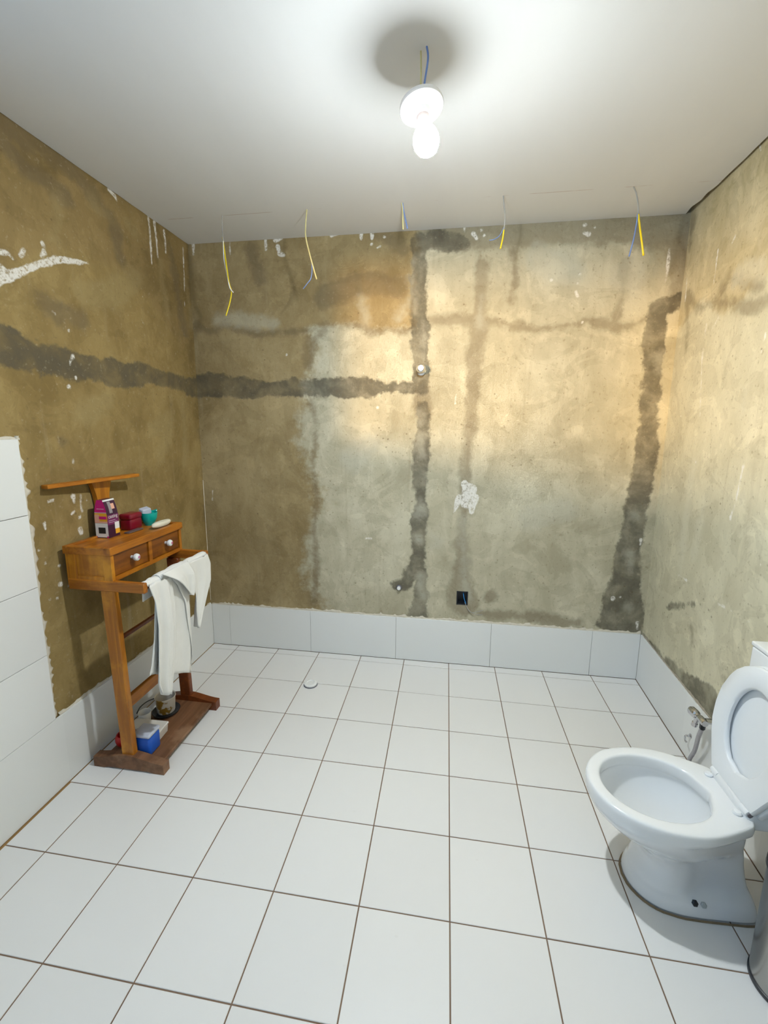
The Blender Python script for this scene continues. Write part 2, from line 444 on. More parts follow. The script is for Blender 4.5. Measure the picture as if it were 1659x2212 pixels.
back_weak = [
    [(930,508,30),(1000,512,26),(1100,506,24),(1200,498,28),(1300,494,28),(1400,496,32),(1480,500,40)],
    [(1042,570,10),(1037,660,14),(1030,730,17),(1024,800,15),(1020,860,13),(1012,950,12),(1005,1040,10),(1002,1130,11),(999,1200,16),(996,1250,24),(1000,1300,34)],
    [(1110,540,10),(1112,610,9),(1100,650,8)], [(1330,690,7),(1345,640,9),(1350,570,8)],
    [(425,700,9),(455,718,8),(485,702,7),(520,712,8),(560,722,7),(600,716,7),(650,716,7),(700,706,10),(730,708,8),(770,702,5),(800,716,7),(840,712,6),(885,714,8)],
    [(700,710,14),(672,740,14),(668,790,10)], [(672,860,6),(682,930,5),(676,1000,6),(684,1080,6),(678,1160,8),(684,1230,7),(676,1300,9)],
    [(930,690,10),(975,694,14),(1030,690,14),(1065,692,6),(1110,706,8),(1160,714,7),(1220,702,7),(1270,692,7),(1300,700,9),(1345,708,7),(1385,694,9)],
    [(700,640,22),(780,610,20),(860,620,22)], [(820,500,16),(870,540,16)], [(540,540,14),(560,600,12)],
    [(1040,1325,9),(1110,1330,10),(1180,1338,11),(1250,1346,11)],
    [(1060,1290,18)],
    [(1450,470,34),(1476,560,24),(1470,640,26)], [(1465,480,26),(1474,560,14)], [(911,840,18),(911,885,18)],
]
back_pale = [
    [(905,890,5),(908,915,9)], [(910,940,8),(914,985,6)], [(905,1085,12),(905,1110,11)], [(905,1165,8)],
    [(905,1245,12),(910,1285,10)], [(1003,1120,8),(1002,1190,8),(1003,1240,11),(1010,1290,10)],
    [(935,1160,8),(945,1170,10),(932,1185,5)], [(897,620,3),(896,680,3)], [(915,700,3),(916,780,3)],
    [(1170,560,30),(1230,590,24)], [(1360,600,34)], [(1425,770,9),(1422,800,8)], [(780,650,6),(790,690,10)],
    [(1370,1110,9)], [(1360,1200,12),(1362,1235,10)], [(1355,1310,8)], [(860,690,8),(890,640,5),(893,560,5)],
    [(470,690,14),(520,690,16),(590,700,12)], [(1150,1120,30),(1220,1100,24)], [(1040,640,6),(1036,700,7)], [(760,990,30),(800,960,24)],
]
back_paint = [
    [(1003,1045,7),(1015,1060,16),(1008,1085,14),(1022,1075,12),(1018,1105,6)], [(992,1075,7),(985,1095,4),(980,1108,2)],
    [(1280,1440,0)], [(417,528,2.4),(418,549,1.6)], [(496,524,2.4),(498,549,2)], [(574,516,2),(574,540,1.2)], [(780,506,2),(780,518,1)],
    [(804,503,3),(804,516,1.5)], [(595,518,4),(606,514,4)], [(600,532,3),(604,548,4),(614,552,2)], [(716,508,4),(728,506,3)],
    [(803,528,3)], [(815,536,2.4),(822,532,2.4)], [(830,512,2.6)], [(1003,490,2),(1003,502,1.2)], [(1022,505,4),(1030,516,3)], [(1040,498,3)],
    [(1028,512,4)], [(1046,508,3)], [(1264,486,4)], [(1262,503,3),(1272,506,5)], [(1285,492,2.4)], [(1286,506,2)],
    [(1446,536,1.6),(1443,570,2.2),(1438,608,1.6)], [(1244,630,4),(1248,640,3)], [(1253,593,2)], [(1248,612,2)], [(983,872,2),(985,852,1.2)],
    [(619,766,2.6)], [(447,862,2)], [(816,880,3)], [(1385,1165,3),(1383,1178,2)], [(1325,1293,4)], [(1340,1290,2)], [(1376,1345,3),(1377,1358,2)],
    [(459,1060,1.4),(459,1080,1)], [(790,1163,1.8),(802,1163,1.4)], [(1258,696,2.4)], [(1236,660,2)], [(1190,606,1.6)],
]
def back_layers(U, V):
    f = lambda ch: layer(U, V, ch, cb)
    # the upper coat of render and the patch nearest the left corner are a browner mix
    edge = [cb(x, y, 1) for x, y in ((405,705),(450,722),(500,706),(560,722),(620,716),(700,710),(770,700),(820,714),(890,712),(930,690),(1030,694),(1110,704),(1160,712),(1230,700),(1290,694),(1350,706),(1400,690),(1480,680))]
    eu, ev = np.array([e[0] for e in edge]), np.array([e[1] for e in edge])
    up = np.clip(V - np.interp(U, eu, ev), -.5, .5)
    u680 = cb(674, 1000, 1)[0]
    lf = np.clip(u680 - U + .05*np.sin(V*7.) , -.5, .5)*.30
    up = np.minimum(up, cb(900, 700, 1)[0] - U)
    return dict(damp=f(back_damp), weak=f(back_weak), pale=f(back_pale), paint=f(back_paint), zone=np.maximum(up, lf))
us = grid_ax(xl(YB)-.05, xr(YB)+.05, .008, (BOX[0], BOX[1])); vs = grid_ax(-.02, ZC+.12, .008, (BOX[2], BOX[3]))
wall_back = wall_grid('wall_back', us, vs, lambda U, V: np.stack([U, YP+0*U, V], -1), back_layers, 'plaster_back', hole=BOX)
wall_back['label'] = 'bare cement-rendered wall with dark damp bands and patched pipe chases'

# --- left wall
SC_L = .0024
def cl(x, y, r): p = on_left(x, y, TT); return (p[1], p[2], r*SC_L)
left_damp = [
    [(-60,725,30),(0,745,30),(60,765,27),(120,782,26),(180,795,22),(235,806,26),(290,806,27),(330,812,20),(375,822,19),(408,834,24),(425,838,26)],
    [(85,790,20),(88,805,8)],
]
left_weak = [
    [(0,260,26),(80,310,20),(150,360,18)], [(160,370,14),(200,420,18),(240,470,16)], [(370,540,12),(385,640,16),(398,720,14)],
    [(0,300,16),(60,370,20),(140,420,16)], [(250,500,20),(262,560,16)], [(412,560,12),(416,700,10)], [(135,957,3.4),(148,956,2.6)],
    [(100,660,22),(170,690,22)], [(435,930,12),(448,1120,12)],
]
left_pale = [
    [(120,430,9),(125,520,8)], [(205,440,14),(225,455,12)], [(275,480,10),(290,500,8)], [(290,600,26),(240,640,30),(180,640,22)], [(400,600,5),(415,700,6)],
    [(345,560,4),(362,680,5)], [(330,930,18),(370,900,16),(350,980,20)], [(230,860,20),(180,900,24)], [(395,870,8),(400,1000,9)],
]
left_paint = [
    [(-20,612,9),(20,598,7),(55,583,6),(95,567,6),(130,561,5),(170,566,4),(190,568,3)], [(0,580,8),(12,590,6)], [(0,543,5),(18,548,3),(28,560,3)],
    [(45,552,4),(52,540,3)], [(92,527,3)], [(95,545,5),(88,552,4)], [(235,410,4),(248,424,5),(252,434,2)],
    [(320,468,4),(324,500,3),(328,570,2)], [(333,478,4),(338,520,3),(341,558,2)], [(354,498,3),(357,520,2.4),(358,545,1.6)],
    [(308,640,3)], [(306,690,2.4),(311,700,1.4)], [(150,714,2.6)], [(113,672,2)], [(118,678,2)],
    [(157,770,3.4)], [(152,780,2.2)], [(151,787,2.2)], [(164,816,2.8)], [(148,835,2.8)], [(122,814,2.2)],
    [(158,994,2.4),(158,1000,2.4)], [(158,1072,5),(161,1086,3)], [(175,1070,3.6),(174,1090,2.6),(178,1105,2.4)], [(188,1080,3)], [(105,1083,3),(115,1080,2)],
    [(155,1110,3),(160,1105,2)], [(172,1117,3)], [(172,1143,4),(175,1150,3)], [(96,1130,4),(98,1142,2)], [(85,1188,3)], [(98,1216,2)],
    [(128,1222,3)], [(131,1262,4)], [(124,1292,4)], [(108,1295,3)], [(148,1265,2.6)], [(395,535,1.2),(398,600,1.4),(399,660,1)],
]
def left_layers(U, V):
    f = lambda ch: layer(U, V, ch, cl)
    return dict(damp=f(left_damp), weak=f(left_weak), pale=f(left_pale), paint=f(left_paint), zone=np.clip(V-2.0+.35*np.sin(U*2.3), -.5, .5))
us = grid_ax(YF-.05, YB+.05, .009, ADDED_WIN2[:2]); vs = grid_ax(-.02, ZC+.12, .009, ADDED_WIN2[2:])
wall_left = wall_grid('wall_left', us, vs, lambda U, V: np.stack([xl(U)-TT, U, V], -1), left_layers, 'plaster_left', hole=ADDED_WIN2)
wall_left['label'] = 'brown cement-rendered wall, partly covered with white tiles'

# --- right wall
SC_R = .0021
def cr(x, y, r): p = on_right(x, y, TT); return (p[1], p[2], r*SC_R)
right_damp = [
    [(1388,1372,6),(1410,1402,14),(1440,1440,22),(1480,1482,34),(1530,1520,44)],
    [(1440,1313,2),(1458,1310,6),(1482,1306,5),(1500,1304,2.5)], [(1426,913,3.4)],
]
right_weak = [
    [(1486,650,9),(1515,664,12),(1545,652,10),(1585,655,12),(1625,664,12),(1680,640,14)], [(1560,630,16),(1575,600,12),(1640,620,10)],
    [(1495,470,14),(1490,540,10)], [(1486,640,12),(1482,760,4)], [(1492,1350,6),(1495,1385,9)], [(1575,1480,14)],
]
right_pale = [
    [(1500,1000,12),(1480,1120,14),(1470,1240,10)], [(1610,840,7),(1602,890,5)], [(1590,600,20),(1640,580,20)], [(1600,1080,7)], [(1520,1090,10),(1500,1200,8)],
]
right_paint = [
    [(1551,540,2.4),(1546,580,2.8),(1541,612,2)], [(1588,510,1.4),(1582,525,1.4)], [(1484,600,1.6),(1480,650,1.2)], [(1552,685,1.6),(1538,712,1.2)], [(1526,700,1),(1516,780,1.6),(1512,900,1)],
    [(1606,1006,3.4),(1596,1050,2.2),(1588,1090,3.4),(1577,1120,4)], [(1587,1008,3)], [(1655,720,3),(1650,735,3)], [(1653,750,3)], [(1645,758,3)],
    [(1466,1243,2.6),(1474,1246,3),(1483,1254,5)], [(1520,1278,3)], [(1540,1296,2)], [(1550,1304,2.4),(1565,1311,2.4)], [(1580,1320,2)], [(1600,1337,3)], [(1617,1342,2)],
    [(1503,998,2)], [(1640,308,5),(1645,330,2)], [(1396,1380,4),(1402,1392,4)], [(1410,1400,4),(1416,1412,4)],
]
def right_layers(U, V):
    f = lambda ch: layer(U, V, ch, cr)
    e = cr(1560, 655, 1)[1]
    return dict(damp=f(right_damp), weak=f(right_weak), pale=f(right_pale), paint=f(right_paint), zone=np.clip(V-e+.05*np.sin(U*11), -.5, .5))
wall_right = wall_grid('wall_right', us, vs, lambda U, V: np.stack([xr(U)+TT, U, V], -1), right_layers, 'plaster_right')
wall_right['label'] = 'pale cement-rendered wall with paint drips behind the toilet'

# --- wall behind the camera, with the added unglazed opening
xa, xb = xl(YF)-.05, xr(YF)+.05
bm = bmesh.new()
for a, b, c, d in ((xa, ADDED_WIN[0], -.02, ZC+.12), (ADDED_WIN[1], xb, -.02, ZC+.12), (ADDED_WIN[0], ADDED_WIN[1], -.02, ADDED_WIN[2]), (ADDED_WIN[0], ADDED_WIN[1], ADDED_WIN[3], ZC+.12)):
    bm_box(bm, a, b, YF-.05, YF, c, d)
wall_front = structure(from_bm('wall_front', bm, simple('grey_render', (.33, .27, .18), .9, var=.2, scale=5)))
fr = bmesh.new()
for a, b, c, d in ((ADDED_WIN[0], ADDED_WIN[1], ADDED_WIN[2], ADDED_WIN[2]+.04), (ADDED_WIN[0], ADDED_WIN[1], ADDED_WIN[3]-.03, ADDED_WIN[3]), (ADDED_WIN[0], ADDED_WIN[0]+.015, ADDED_WIN[2], ADDED_WIN[3]), (ADDED_WIN[1]-.015, ADDED_WIN[1], ADDED_WIN[2], ADDED_WIN[3])):
    bm_box(fr, a, b, YF-.045, YF-.01, c, d)
structure(from_bm('added_window_1', fr, 'wood_x'))  # frame of the added opening behind the camera
fr = bmesh.new(); xw = XL0-TT
for a, b, c, d in ((ADDED_WIN2[0], ADDED_WIN2[1], ADDED_WIN2[2]-.02, ADDED_WIN2[2]), (ADDED_WIN2[0], ADDED_WIN2[1], ADDED_WIN2[3], ADDED_WIN2[3]+.02), (ADDED_WIN2[0]-.02, ADDED_WIN2[0], ADDED_WIN2[2], ADDED_WIN2[3]), (ADDED_WIN2[1], ADDED_WIN2[1]+.02, ADDED_WIN2[2], ADDED_WIN2[3])):
    bm_box(fr, xw-.04, xw-.005, a, b, c, d)
structure(from_bm('added_window_2', fr, 'mortar_dark'))  # frame of the added opening in the left wall

# ------------------------------------------------------------------ floor
floor = structure(py('floor', [(XL0-.05, YF-.05, -.05), (XR0+.05, YF-.05, -.05), (XR0+.05, YB+.05, -.05), (XL0-.05, YB+.05, -.05),
                   (XL0-.05, YF-.05, -.0025), (XR0+.05, YF-.05, -.0025), (XR0+.05, YB+.05, -.0025), (XL0-.05, YB+.05, -.0025)],
                  [(3,2,1,0), (4,5,6,7), (0,1,5,4), (1,2,6,5), (2,3,7,6), (3,0,4,7)], 'grout'), 'white square tiled floor with brown grout')
G = .0021                                           # half the joint
def tile_mesh(name, pts, h=.012, ch=.0012, mat='floor_tile'):
    """flat tile from a plan outline (ccw), top at z=0 with a chamfered edge"""
    n = len(pts); c = np.mean(pts, 0)
    ins = []
    for i, p in enumerate(pts):
        d = np.array(c)-p; ins.append(np.array(p)+np.sign(d)*ch)
    v = [(*p, -h) for p in pts]+[(*p, -ch) for p in pts]+[(*p, 0) for p in ins]
    f = [tuple(range(2*n, 3*n))]
    for k in (0, 1):
        for i in range(n): f.append((k*n+i, k*n+(i+1) % n, (k+1)*n+(i+1) % n, (k+1)*n+i))
    me = bpy.data.meshes.new(name); me.from_pydata([tuple(map(float, q)) for q in v], [], f); me.update(); me.materials.append(M[mat])
    return me
full = tile_mesh('floor_tile', np.array([(G, G), (T-G, G), (T-G, T-G), (G, T-G)]))
for i in range(-6, 4):
    for j in range(-14, 1):
        x0, x1, y0, y1 = i*T, (i+1)*T, j*T, (j+1)*T
        if y1 < YF: continue
        gx0, gx1, gy0, gy1 = x0+G, x1-G, y0+G, y1-G
        if i == -6 or i == 3 or j == 0 or y0 < YF:
            gl = .010 if y0 < -1.2 else .003
            gy0, gy1 = max(gy0, YF), min(gy1, YB-.002)
            pts = [[gx0, gy0], [gx1, gy0], [gx1, gy1], [gx0, gy1]]
            if i == -6: pts[0][0], pts[3][0] = xl(gy0)+gl, xl(gy1)+gl
            if i == 3: pts[1][0], pts[2][0] = min(gx1, xr(gy0)-.003), min(gx1, xr(gy1)-.003)
            cx_, cy_ = np.mean(pts, 0)
            o = link('tile', tile_mesh('floor_tile_cut', np.array(pts)-[cx_, cy_]), None, floor); o.location = (cx_, cy_, 0)
        else:
            o = link('tile', full, None, floor); o.location = (x0, y0, 0)
        o.location.z = random.uniform(-.0006, 0.0002)

# ------------------------------------------------------------------ ceiling
yy = np.linspace(YF-.05, YB-.001+TT, 240)
gap = .012 + .016*np.abs(np.interp(yy, np.linspace(YF, YB, 60), rng.random(60))) * np.interp(yy, np.linspace(YF, YB, 9), rng.random(9))*1.6
right_e = [(xr(y)+TT-g, y) for y, g in zip(yy, gap)]
gapl = .002 + .003*np.interp(yy, np.linspace(YF, YB, 50), rng.random(50))
left_e = [(xl(y)-TT+g, y) for y, g in zip(yy, gapl)]
vs_, fs_ = [], []
for (a, y), (b, _) in zip(left_e, right_e): vs_ += [(a, y, ZC), (b, y, ZC), (a, y, ZC+.012), (b, y, ZC+.012)]
for i in range(len(yy)-1):
    a, b = i*4, i*4+4
    fs_ += [(a, a+1, b+1, b), (a+2, b+2, b+3, a+3), (a+1, a+3, b+3, b+1), (a, b, b+2, a+2)]
ceiling = structure(py('ceiling', vs_, fs_, 'ceiling'), 'flat white boarded ceiling with a pencilled joint line')
slab = py('roof_slab', [(xa-.05, YF-.2, ZC+.11), (XR0+.1, YF-.2, ZC+.11), (XR0+.1, YB+.1, ZC+.11), (xa-.05, YB+.1, ZC+.11),
                        (xa-.05, YF-.2, ZC+.2), (XR0+.1, YF-.2, ZC+.2), (XR0+.1, YB+.1, ZC+.2), (xa-.05, YB+.1, ZC+.2)],
          [(3,2,1,0), (4,5,6,7), (0,1,5,4), (1,2,6,5), (2,3,7,6), (3,0,4,7)], 'void', ceiling)

# ------------------------------------------------------------------ wall tiles and skirtings
def ragged(name, path, nrm, h_lo, h_hi, depth, up, parent, mat='mortar', seed=1):
    """uneven squeezed-out mortar along a tile edge: a low ridge with a torn outline"""
    r = np.random.default_rng(seed); path = [np.array(p, float) for p in path]
    L = sum(np.linalg.norm(b-a) for a, b in zip(path[:-1], path[1:])); n = max(12, int(L/.006))
    cum = np.cumsum([0]+[np.linalg.norm(b-a) for a, b in zip(path[:-1], path[1:])])
    ss = np.linspace(0, L, n); pts = np.stack([np.interp(ss, cum, [p[k] for p in path]) for k in range(3)], 1)
    k1 = np.interp(ss, np.linspace(0, L, max(4, int(L/.05))), r.random(max(4, int(L/.05))))
    k2 = np.interp(ss, np.linspace(0, L, max(4, int(L/.014))), r.random(max(4, int(L/.014))))
    hh = h_lo + (h_hi-h_lo)*(k1**1.5*.55 + k2**3*.75)
    dd = depth*(.55+.45*k2)
    up = np.array(up, float); nr = np.array(nrm, float)
    v, f = [], []
    for p, h, d in zip(pts, hh, dd):
        v += [p-up*.004, p-up*.004+nr*d, p+up*h*.45+nr*d*.9, p+up*h+nr*.0015, p+up*h-nr*.003]
    for i in range(n-1):
        for k in range(4): f.append((i*5+k, i*5+k+1, i*5+k+6, i*5+k+5))
    return py(name, v, f, mat, parent, True)

def strip(name, joints, z_top, front, back, label, axis):
    """skirting: a mortar bed (structure) that carries one upright tile per span"""
    P = lambda s, d, z: (s, front(s)+(back(s)-front(s))*d, z) if axis == 'x' else (front(s)+(back(s)-front(s))*d, s, z)
    a, b = joints[0], joints[-1]
    bed = structure(hexa(name, [P(a, .55, -.002), P(b, .55, -.002), P(b, 1.05, -.002), P(a, 1.05, -.002),
                      P(a, .55, z_top(a)-.003), P(b, .55, z_top(b)-.003), P(b, 1.05, z_top(b)-.003), P(a, 1.05, z_top(a)-.003)], 'mortar_dark', None, 0), label)
    for u, w in zip(joints[:-1], joints[1:]):
        u, w = u+.0009, w-.0009
        hexa('tile', [P(u, 0, .001), P(w, 0, .001), P(w, .62, .001), P(u, .62, .001),
                      P(u, 0, z_top(u)), P(w, 0, z_top(w)), P(w, .62, z_top(w)), P(u, .62, z_top(w))], 'wall_tile', bed, .0008)
    return bed
bb = strip('baseboard_back', [xl(YB), -1.56, -.96, -.36, .267, .889, xr(YB)], lambda s: ZS, lambda s: YB, lambda s: YP, 'low white tile skirting along the back wall', 'x')
zl = lambda y: ZS + (.327-ZS)*np.clip((YB-y)/1.27, 0, 1)
bl = strip('baseboard_left', [YB, -.56, -1.19, -1.79, -2.39, -2.99, -3.59, YF], zl, xl, lambda y: xl(y)-TT, 'low white tile skirting behind the wooden washstand', 'y')
br = strip('baseboard_right', [YB, -.245, -.545, -1.145, -1.745, -2.345, -2.945, -3.545, YF], lambda s: ZS, xr, lambda y: xr(y)+TT, 'low white tile skirting behind the toilet', 'y')
ragged('mortar_edge', [(xl(YB), YP, ZS), (xr(YB), YP, ZS)], (0, -1, 0), .004, .022, .009, (0, 0, 1), bb, seed=3)
ragged('mortar_edge', [(xl(YB)-TT, YB, ZS), (xl(-1.2)-TT, -1.2, zl(-1.2))], (1, 0, 0), .004, .02, .009, (0, 0, 1), bl, seed=4)
ragged('mortar_edge', [(xr(YB)+TT, YB, ZS), (xr(-1.6)+TT, -1.6, ZS)], (-1, 0, 0), .001, .010, .008, (0, 0, 1), br, 'mortar_dark', seed=5)
# five courses of tile climb the left wall in front of the washstand
YE = -1.222
zs_ = [.327, .626, .925, 1.224, 1.523]
for k in range(4):
    for a, b in ((YE, YE-.6), (YE-.6, YE-1.2), (YE-1.2, YE-1.8), (YE-1.8, YE-2.4), (YE-2.4, YF)):
        a_, b_ = a-.0009, b+.0009
        hexa('tile', [(xl(b_)-TT, b_, zs_[k]+.0016), (xl(b_), b_, zs_[k]+.0016), (xl(a_), a_, zs_[k]+.0016), (xl(a_)-TT, a_, zs_[k]+.0016),
                      (xl(b_)-TT, b_, zs_[k+1]-.0008), (xl(b_), b_, zs_[k+1]-.0008), (xl(a_), a_, zs_[k+1]-.0008), (xl(a_)-TT, a_, zs_[k+1]-.0008)], 'wall_tile', wall_left, .0008)
ragged('mortar_edge', [(xl(YE)-TT, YE, .335), (xl(YE)-TT, YE, 1.535)], (1, 0, 0), .008, .030, .010, (0, 1, 0), wall_left, seed=6)
ragged('mortar_edge', [(xl(YE)-TT, YE+.01, 1.523), (xl(YF)-TT, YF, 1.523)], (1, 0, 0), .004, .018, .010, (0, 0, 1), wall_left, seed=8)
ragged('mortar_edge', [(xl(YB)-TT, YP-.001, 0.33), (xl(YB)-TT, YP-.001, 1.2)], (1, 0, 0), .001, .004, .003, (0, -1, 0), wall_left, seed=9)

# ------------------------------------------------------------------ pendant bulb
HX, HY, HZ = -.165, -1.165, ZC
lamp = thing('pendant_lamp', (HX, HY, ZC), 'lit bare bulb in a white lampholder hanging from the ceiling by its wires', 'lamp')
dc = np.array([HX, HY-.002, 2.537]); ax = np.array([.17, -.17, -1.0]); ax /= np.linalg.norm(ax)   # lampholder axis, pointing down
lathe('lampholder', [(0, -.018), (.020, -.018), (.055, -.014), (.066, -.008), (.068, 0), (.066, .004), (.058, .007), (.040, .008), (.026, .012), (.024, .026), (.0205, .029), (0, .029)], dc, 'white_plastic', lamp, 40, ax)
sock = dc + ax*.028
lathe('bulb_collar', [(0, 0), (.0195, 0), (.0195, .012), (.015, .030), (.0, .031)], sock, simple('bulb_collar', (.72, .62, .60), .4), lamp, 24, ax)
bc = sock + ax*.026
lathe('bulb', [(0, 0), (.015, .001), (.024, .010), (.034, .026), (.0395, .042), (.040, .052), (.037, .066), (.030, .079), (.019, .088), (.008, .0915), (0, .092)], bc, 'bulb', lamp, 24, ax)
tp = dc - ax*.018
tube('blue_wire', spline([(HX+.012, HY-.006, ZC+.004), (HX+.017, HY-.004, ZC-.03), (HX+.008, HY-.002, ZC-.09), tuple(tp+[.006, 0, 0])]), .0030, 'wire_blue', lamp, 8)
tube('yellow_wire', spline([(HX-.006, HY+.008, ZC+.004), (HX-.004, HY+.004, ZC-.04), (HX-.004, HY+.002, ZC-.09), tuple(tp+[-.006, 0, 0])]), .0026, 'wire_cream', lamp, 8)

# ------------------------------------------------------------------ wires hanging in a row from the ceiling joint
YW = -.255
def hang(label, strands, ends=0):
    p0 = ony(*strands[0][1][0], YW)
    t = thing('hanging_wire', (p0[0], YW, ZC), label, 'wire', 'loose wires hanging in a row from the ceiling')
    for nm, pts, mt, r in strands:
        q = []
        for k, p in enumerate(pts):
            d = .012*math.sin(k*1.9) if k else 0
            v = ony(p[0], p[1], YW+d); q.append(v)
        if abs(q[0][2]-ZC) < .06: q[0][2] = ZC+.004
        tube(nm, spline(q, 6), r, mt, t, 8)
    return t
hang('longest loose wire, yellow taped at its bent lower end, near the left wall', [
    ('grey_wire', [(480,467),(480,490),(482,520)], 'wire_grey', .0024),
    ('yellow_wire', [(481,512),(486,550),(490,580),(495,612),(500,630),(496,655),(488,682)], 'wire_yellow', .0036),
    ('white_wire', [(482,515),(484,560),(490,590),(496,620),(504,632)], 'white_plastic', .0028)])
hang('cream loose wire with a thin blue strand curling behind its lower end', [
    ('yellow_wire', [(663,455),(660,490),(661,515),(668,545),(676,575),(684,603)], 'wire_cream', .0036),
    ('blue_wire', [(671,556),(674,575),(672,600),(664,612),(655,624)], 'wire_blue', .0026)])
hang('short loose yellow and blue wire pair that ends level with the wall top', [
    ('yellow_wire', [(868,437),(870,455),(870,475),(871,496)], 'wire_cream', .0038),
    ('blue_wire', [(869,437),(872,455),(876,475),(880,494)], 'wire_blue', .0034)])
hang('grey loose wire ending in a short yellow tip and a flicked blue strand', [
    ('grey_wire', [(1087,421),(1089,445),(1091,470),(1089,496)], 'wire_grey', .0030),
    ('yellow_wire', [(1089,494),(1086,515),(1081,537)], 'wire_yellow', .0036),
    ('blue_wire', [(1089,490),(1080,508),(1068,517),(1057,519)], 'wire_blue', .0022)])
hang('loose wire forked into a bright yellow and a blue end near the right corner', [
    ('grey_wire', [(1367,402),(1374,416),(1378,440),(1379,462)], 'wire_grey', .0030),
    ('yellow_wire', [(1379,462),(1382,490),(1386,520),(1390,552)], 'wire_yellow', .0046),
    ('blue_wire', [(1378,462),(1374,490),(1368,520),(1359,554)], 'wire_blue', .0034)])

# ------------------------------------------------------------------ fittings on the back wall
p = ony(910, 800, YP)
t = thing('shower_outlet', p, 'chrome shower pipe outlet cap high on the back wall', 'pipe fitting')
lathe('flange', [(0, 0), (.031, 0), (.031, .006), (.022, .012), (.018, .014), (0, .014)], p, 'chrome_bright', t, 28, (0, -1, 0))
lathe('cap', [(0, .010), (.017, .012), (.019, .022), (.026, .028), (.028, .040), (.026, .052), (.017, .061), (0, .063)], p, 'chrome_bright', t, 28, (0, -1, .12))
p = ony(862, 1269, YP)
t = thing('pipe_plug', p, 'small white plug capping a water pipe low on the back wall', 'pipe fitting')
lathe('plug', [(0, 0), (.011, 0), (.012, .012), (.0125, .020), (.009, .024), (0, .024)], p, 'white_plastic', t, 20, (0, -1, 0))
lathe('ring', [(.011, 0), (.018, 0), (.018, .004), (.012, .007)], p, 'flange', t, 20, (0, -1, 0))
bx, by, bz, bw = (BOX[0]+BOX[1])/2, YP, BOX[2], .055
t = thing('electrical_box', (bx, by, bz), 'open black recessed electrical box with loose wires above the skirting', 'electrical box')
bm = bmesh.new()
for a in ((BOX[0]-.004, BOX[0]+.003, by-.001, by+bw, BOX[2]-.004, BOX[3]+.004), (BOX[1]-.003, BOX[1]+.004, by-.001, by+bw, BOX[2]-.004, BOX[3]+.004),
          (BOX[0], BOX[1], by-.001, by+bw, BOX[3]-.003, BOX[3]+.004), (BOX[0], BOX[1], by-.001, by+bw, BOX[2]-.004, BOX[2]+.003), (BOX[0], BOX[1], by+bw-.004, by+bw, BOX[2], BOX[3])):
    bm_box(bm, *a)
from_bm('casing', bm, 'black', t)
tube('blue_wire', spline([(bx+.012, by+.045, bz+.075), (bx+.008, by+.01, bz+.07), (bx+.012, by-.006, bz+.045), (bx+.024, by-.012, bz+.012)]), .0026, simple('bright_blue_insulation', (.02, .22, .55), .4), t, 8)
tube('grey_wire', spline([(bx+.020, by-.011, bz+.02), (bx+.035, by-.014, bz-.02), (bx+.062, by-.016, bz-.045), (bx+.10, by-.02, bz-.036), (bx+.135, by-.022, bz-.022)]), .0016, 'wire_grey', t, 8)
tube('grey_wire', spline([(bx+.015, by-.010, bz+.02), (bx+.045, by-.013, bz-.03), (bx+.08, by-.018, bz-.052), (bx+.13, by-.02, bz-.056)]), .0014, 'wire_grey', t, 8)

# ------------------------------------------------------------------ drain cap on the floor
p = onz(671, 1479, 0)
t = thing('drain_cap', p, 'round white plastic cap lying on a tile joint of the open floor', 'drain cap')
lathe('cap', [(0, 0.0), (.036, 0), (.040, .006), (.040, .012), (.034, .016), (.026, .0165), (.022, .012), (0, .012)], p, 'white_plastic', t, 32)
lathe('rim_shadow_gap', [(.0395, .001), (.043, .0005), (.043, .003), (.0395, .004)], p, 'flange', t, 32).name = 'rim_shadow_ring'  # dark ring modelled in for the shadow under the cap's rim

# ------------------------------------------------------------------ washstand
WX0, WX1, WY0, WY1 = -1.667, -1.447, -1.10, -.60
stand = thing('washstand', (-1.47, -.85, 0), 'orange varnished wooden washstand with two drawers, towel rail and foot shelf', 'washstand')
ZT, ZBx = 1.066, .918
def side_panel(y0, y1):
    # frame-and-panel end: stiles, rails and a recessed field, all one piece of joinery
    bm = bmesh.new()
    bm_box(bm, WX0, WX0+.05, y0, y1, ZBx-.03, ZT-.014, .002); bm_box(bm, WX1-.042, WX1, y0, y1, ZBx, ZT-.014, .002)
    bm_box(bm, WX0+.05, WX1-.042, y0, y1, ZT-.034, ZT-.014, .002); bm_box(bm, WX0+.05, WX1-.042, y0, y1, ZBx-.02, ZBx+.018, .002)
    bm_box(bm, WX0+.045, WX1-.038, y0+.004, y1-.004, ZBx, ZT-.02)
    return bm
from_bm('side_panel', side_panel(WY0, WY0+.018), 'wood_z', stand); from_bm('side_panel', side_panel(WY1-.018, WY1), 'wood_z', stand)
box('back_panel', WX0, WX0+.012, WY0+.018, WY1-.018, ZBx, ZT-.014, 'wood_y', stand)
box('bottom_panel', WX0+.012, WX1-.004, WY0+.018, WY1-.018, ZBx, ZBx+.010, 'wood_dark', stand)
# top: a tray with a raised border
bm = bmesh.new()
bm_box(bm, WX0-.004, WX1+.006, WY0-.006, WY1+.006, ZT-.034, ZT-.008, .002)
for a in ((WX0-.004, WX0+.018, WY0-.006, WY1+.006), (WX1-.022, WX1+.006, WY0-.006, WY1+.006), (WX0+.018, WX1-.022, WY0-.006, WY0+.022), (WX0+.018, WX1-.022, WY1-.022, WY1+.006)):
    bm_box(bm, *a, ZT-.012, ZT, .0025)
from_bm('tray_top', bm, 'wood_y', stand)
ZTR = ZT-.008
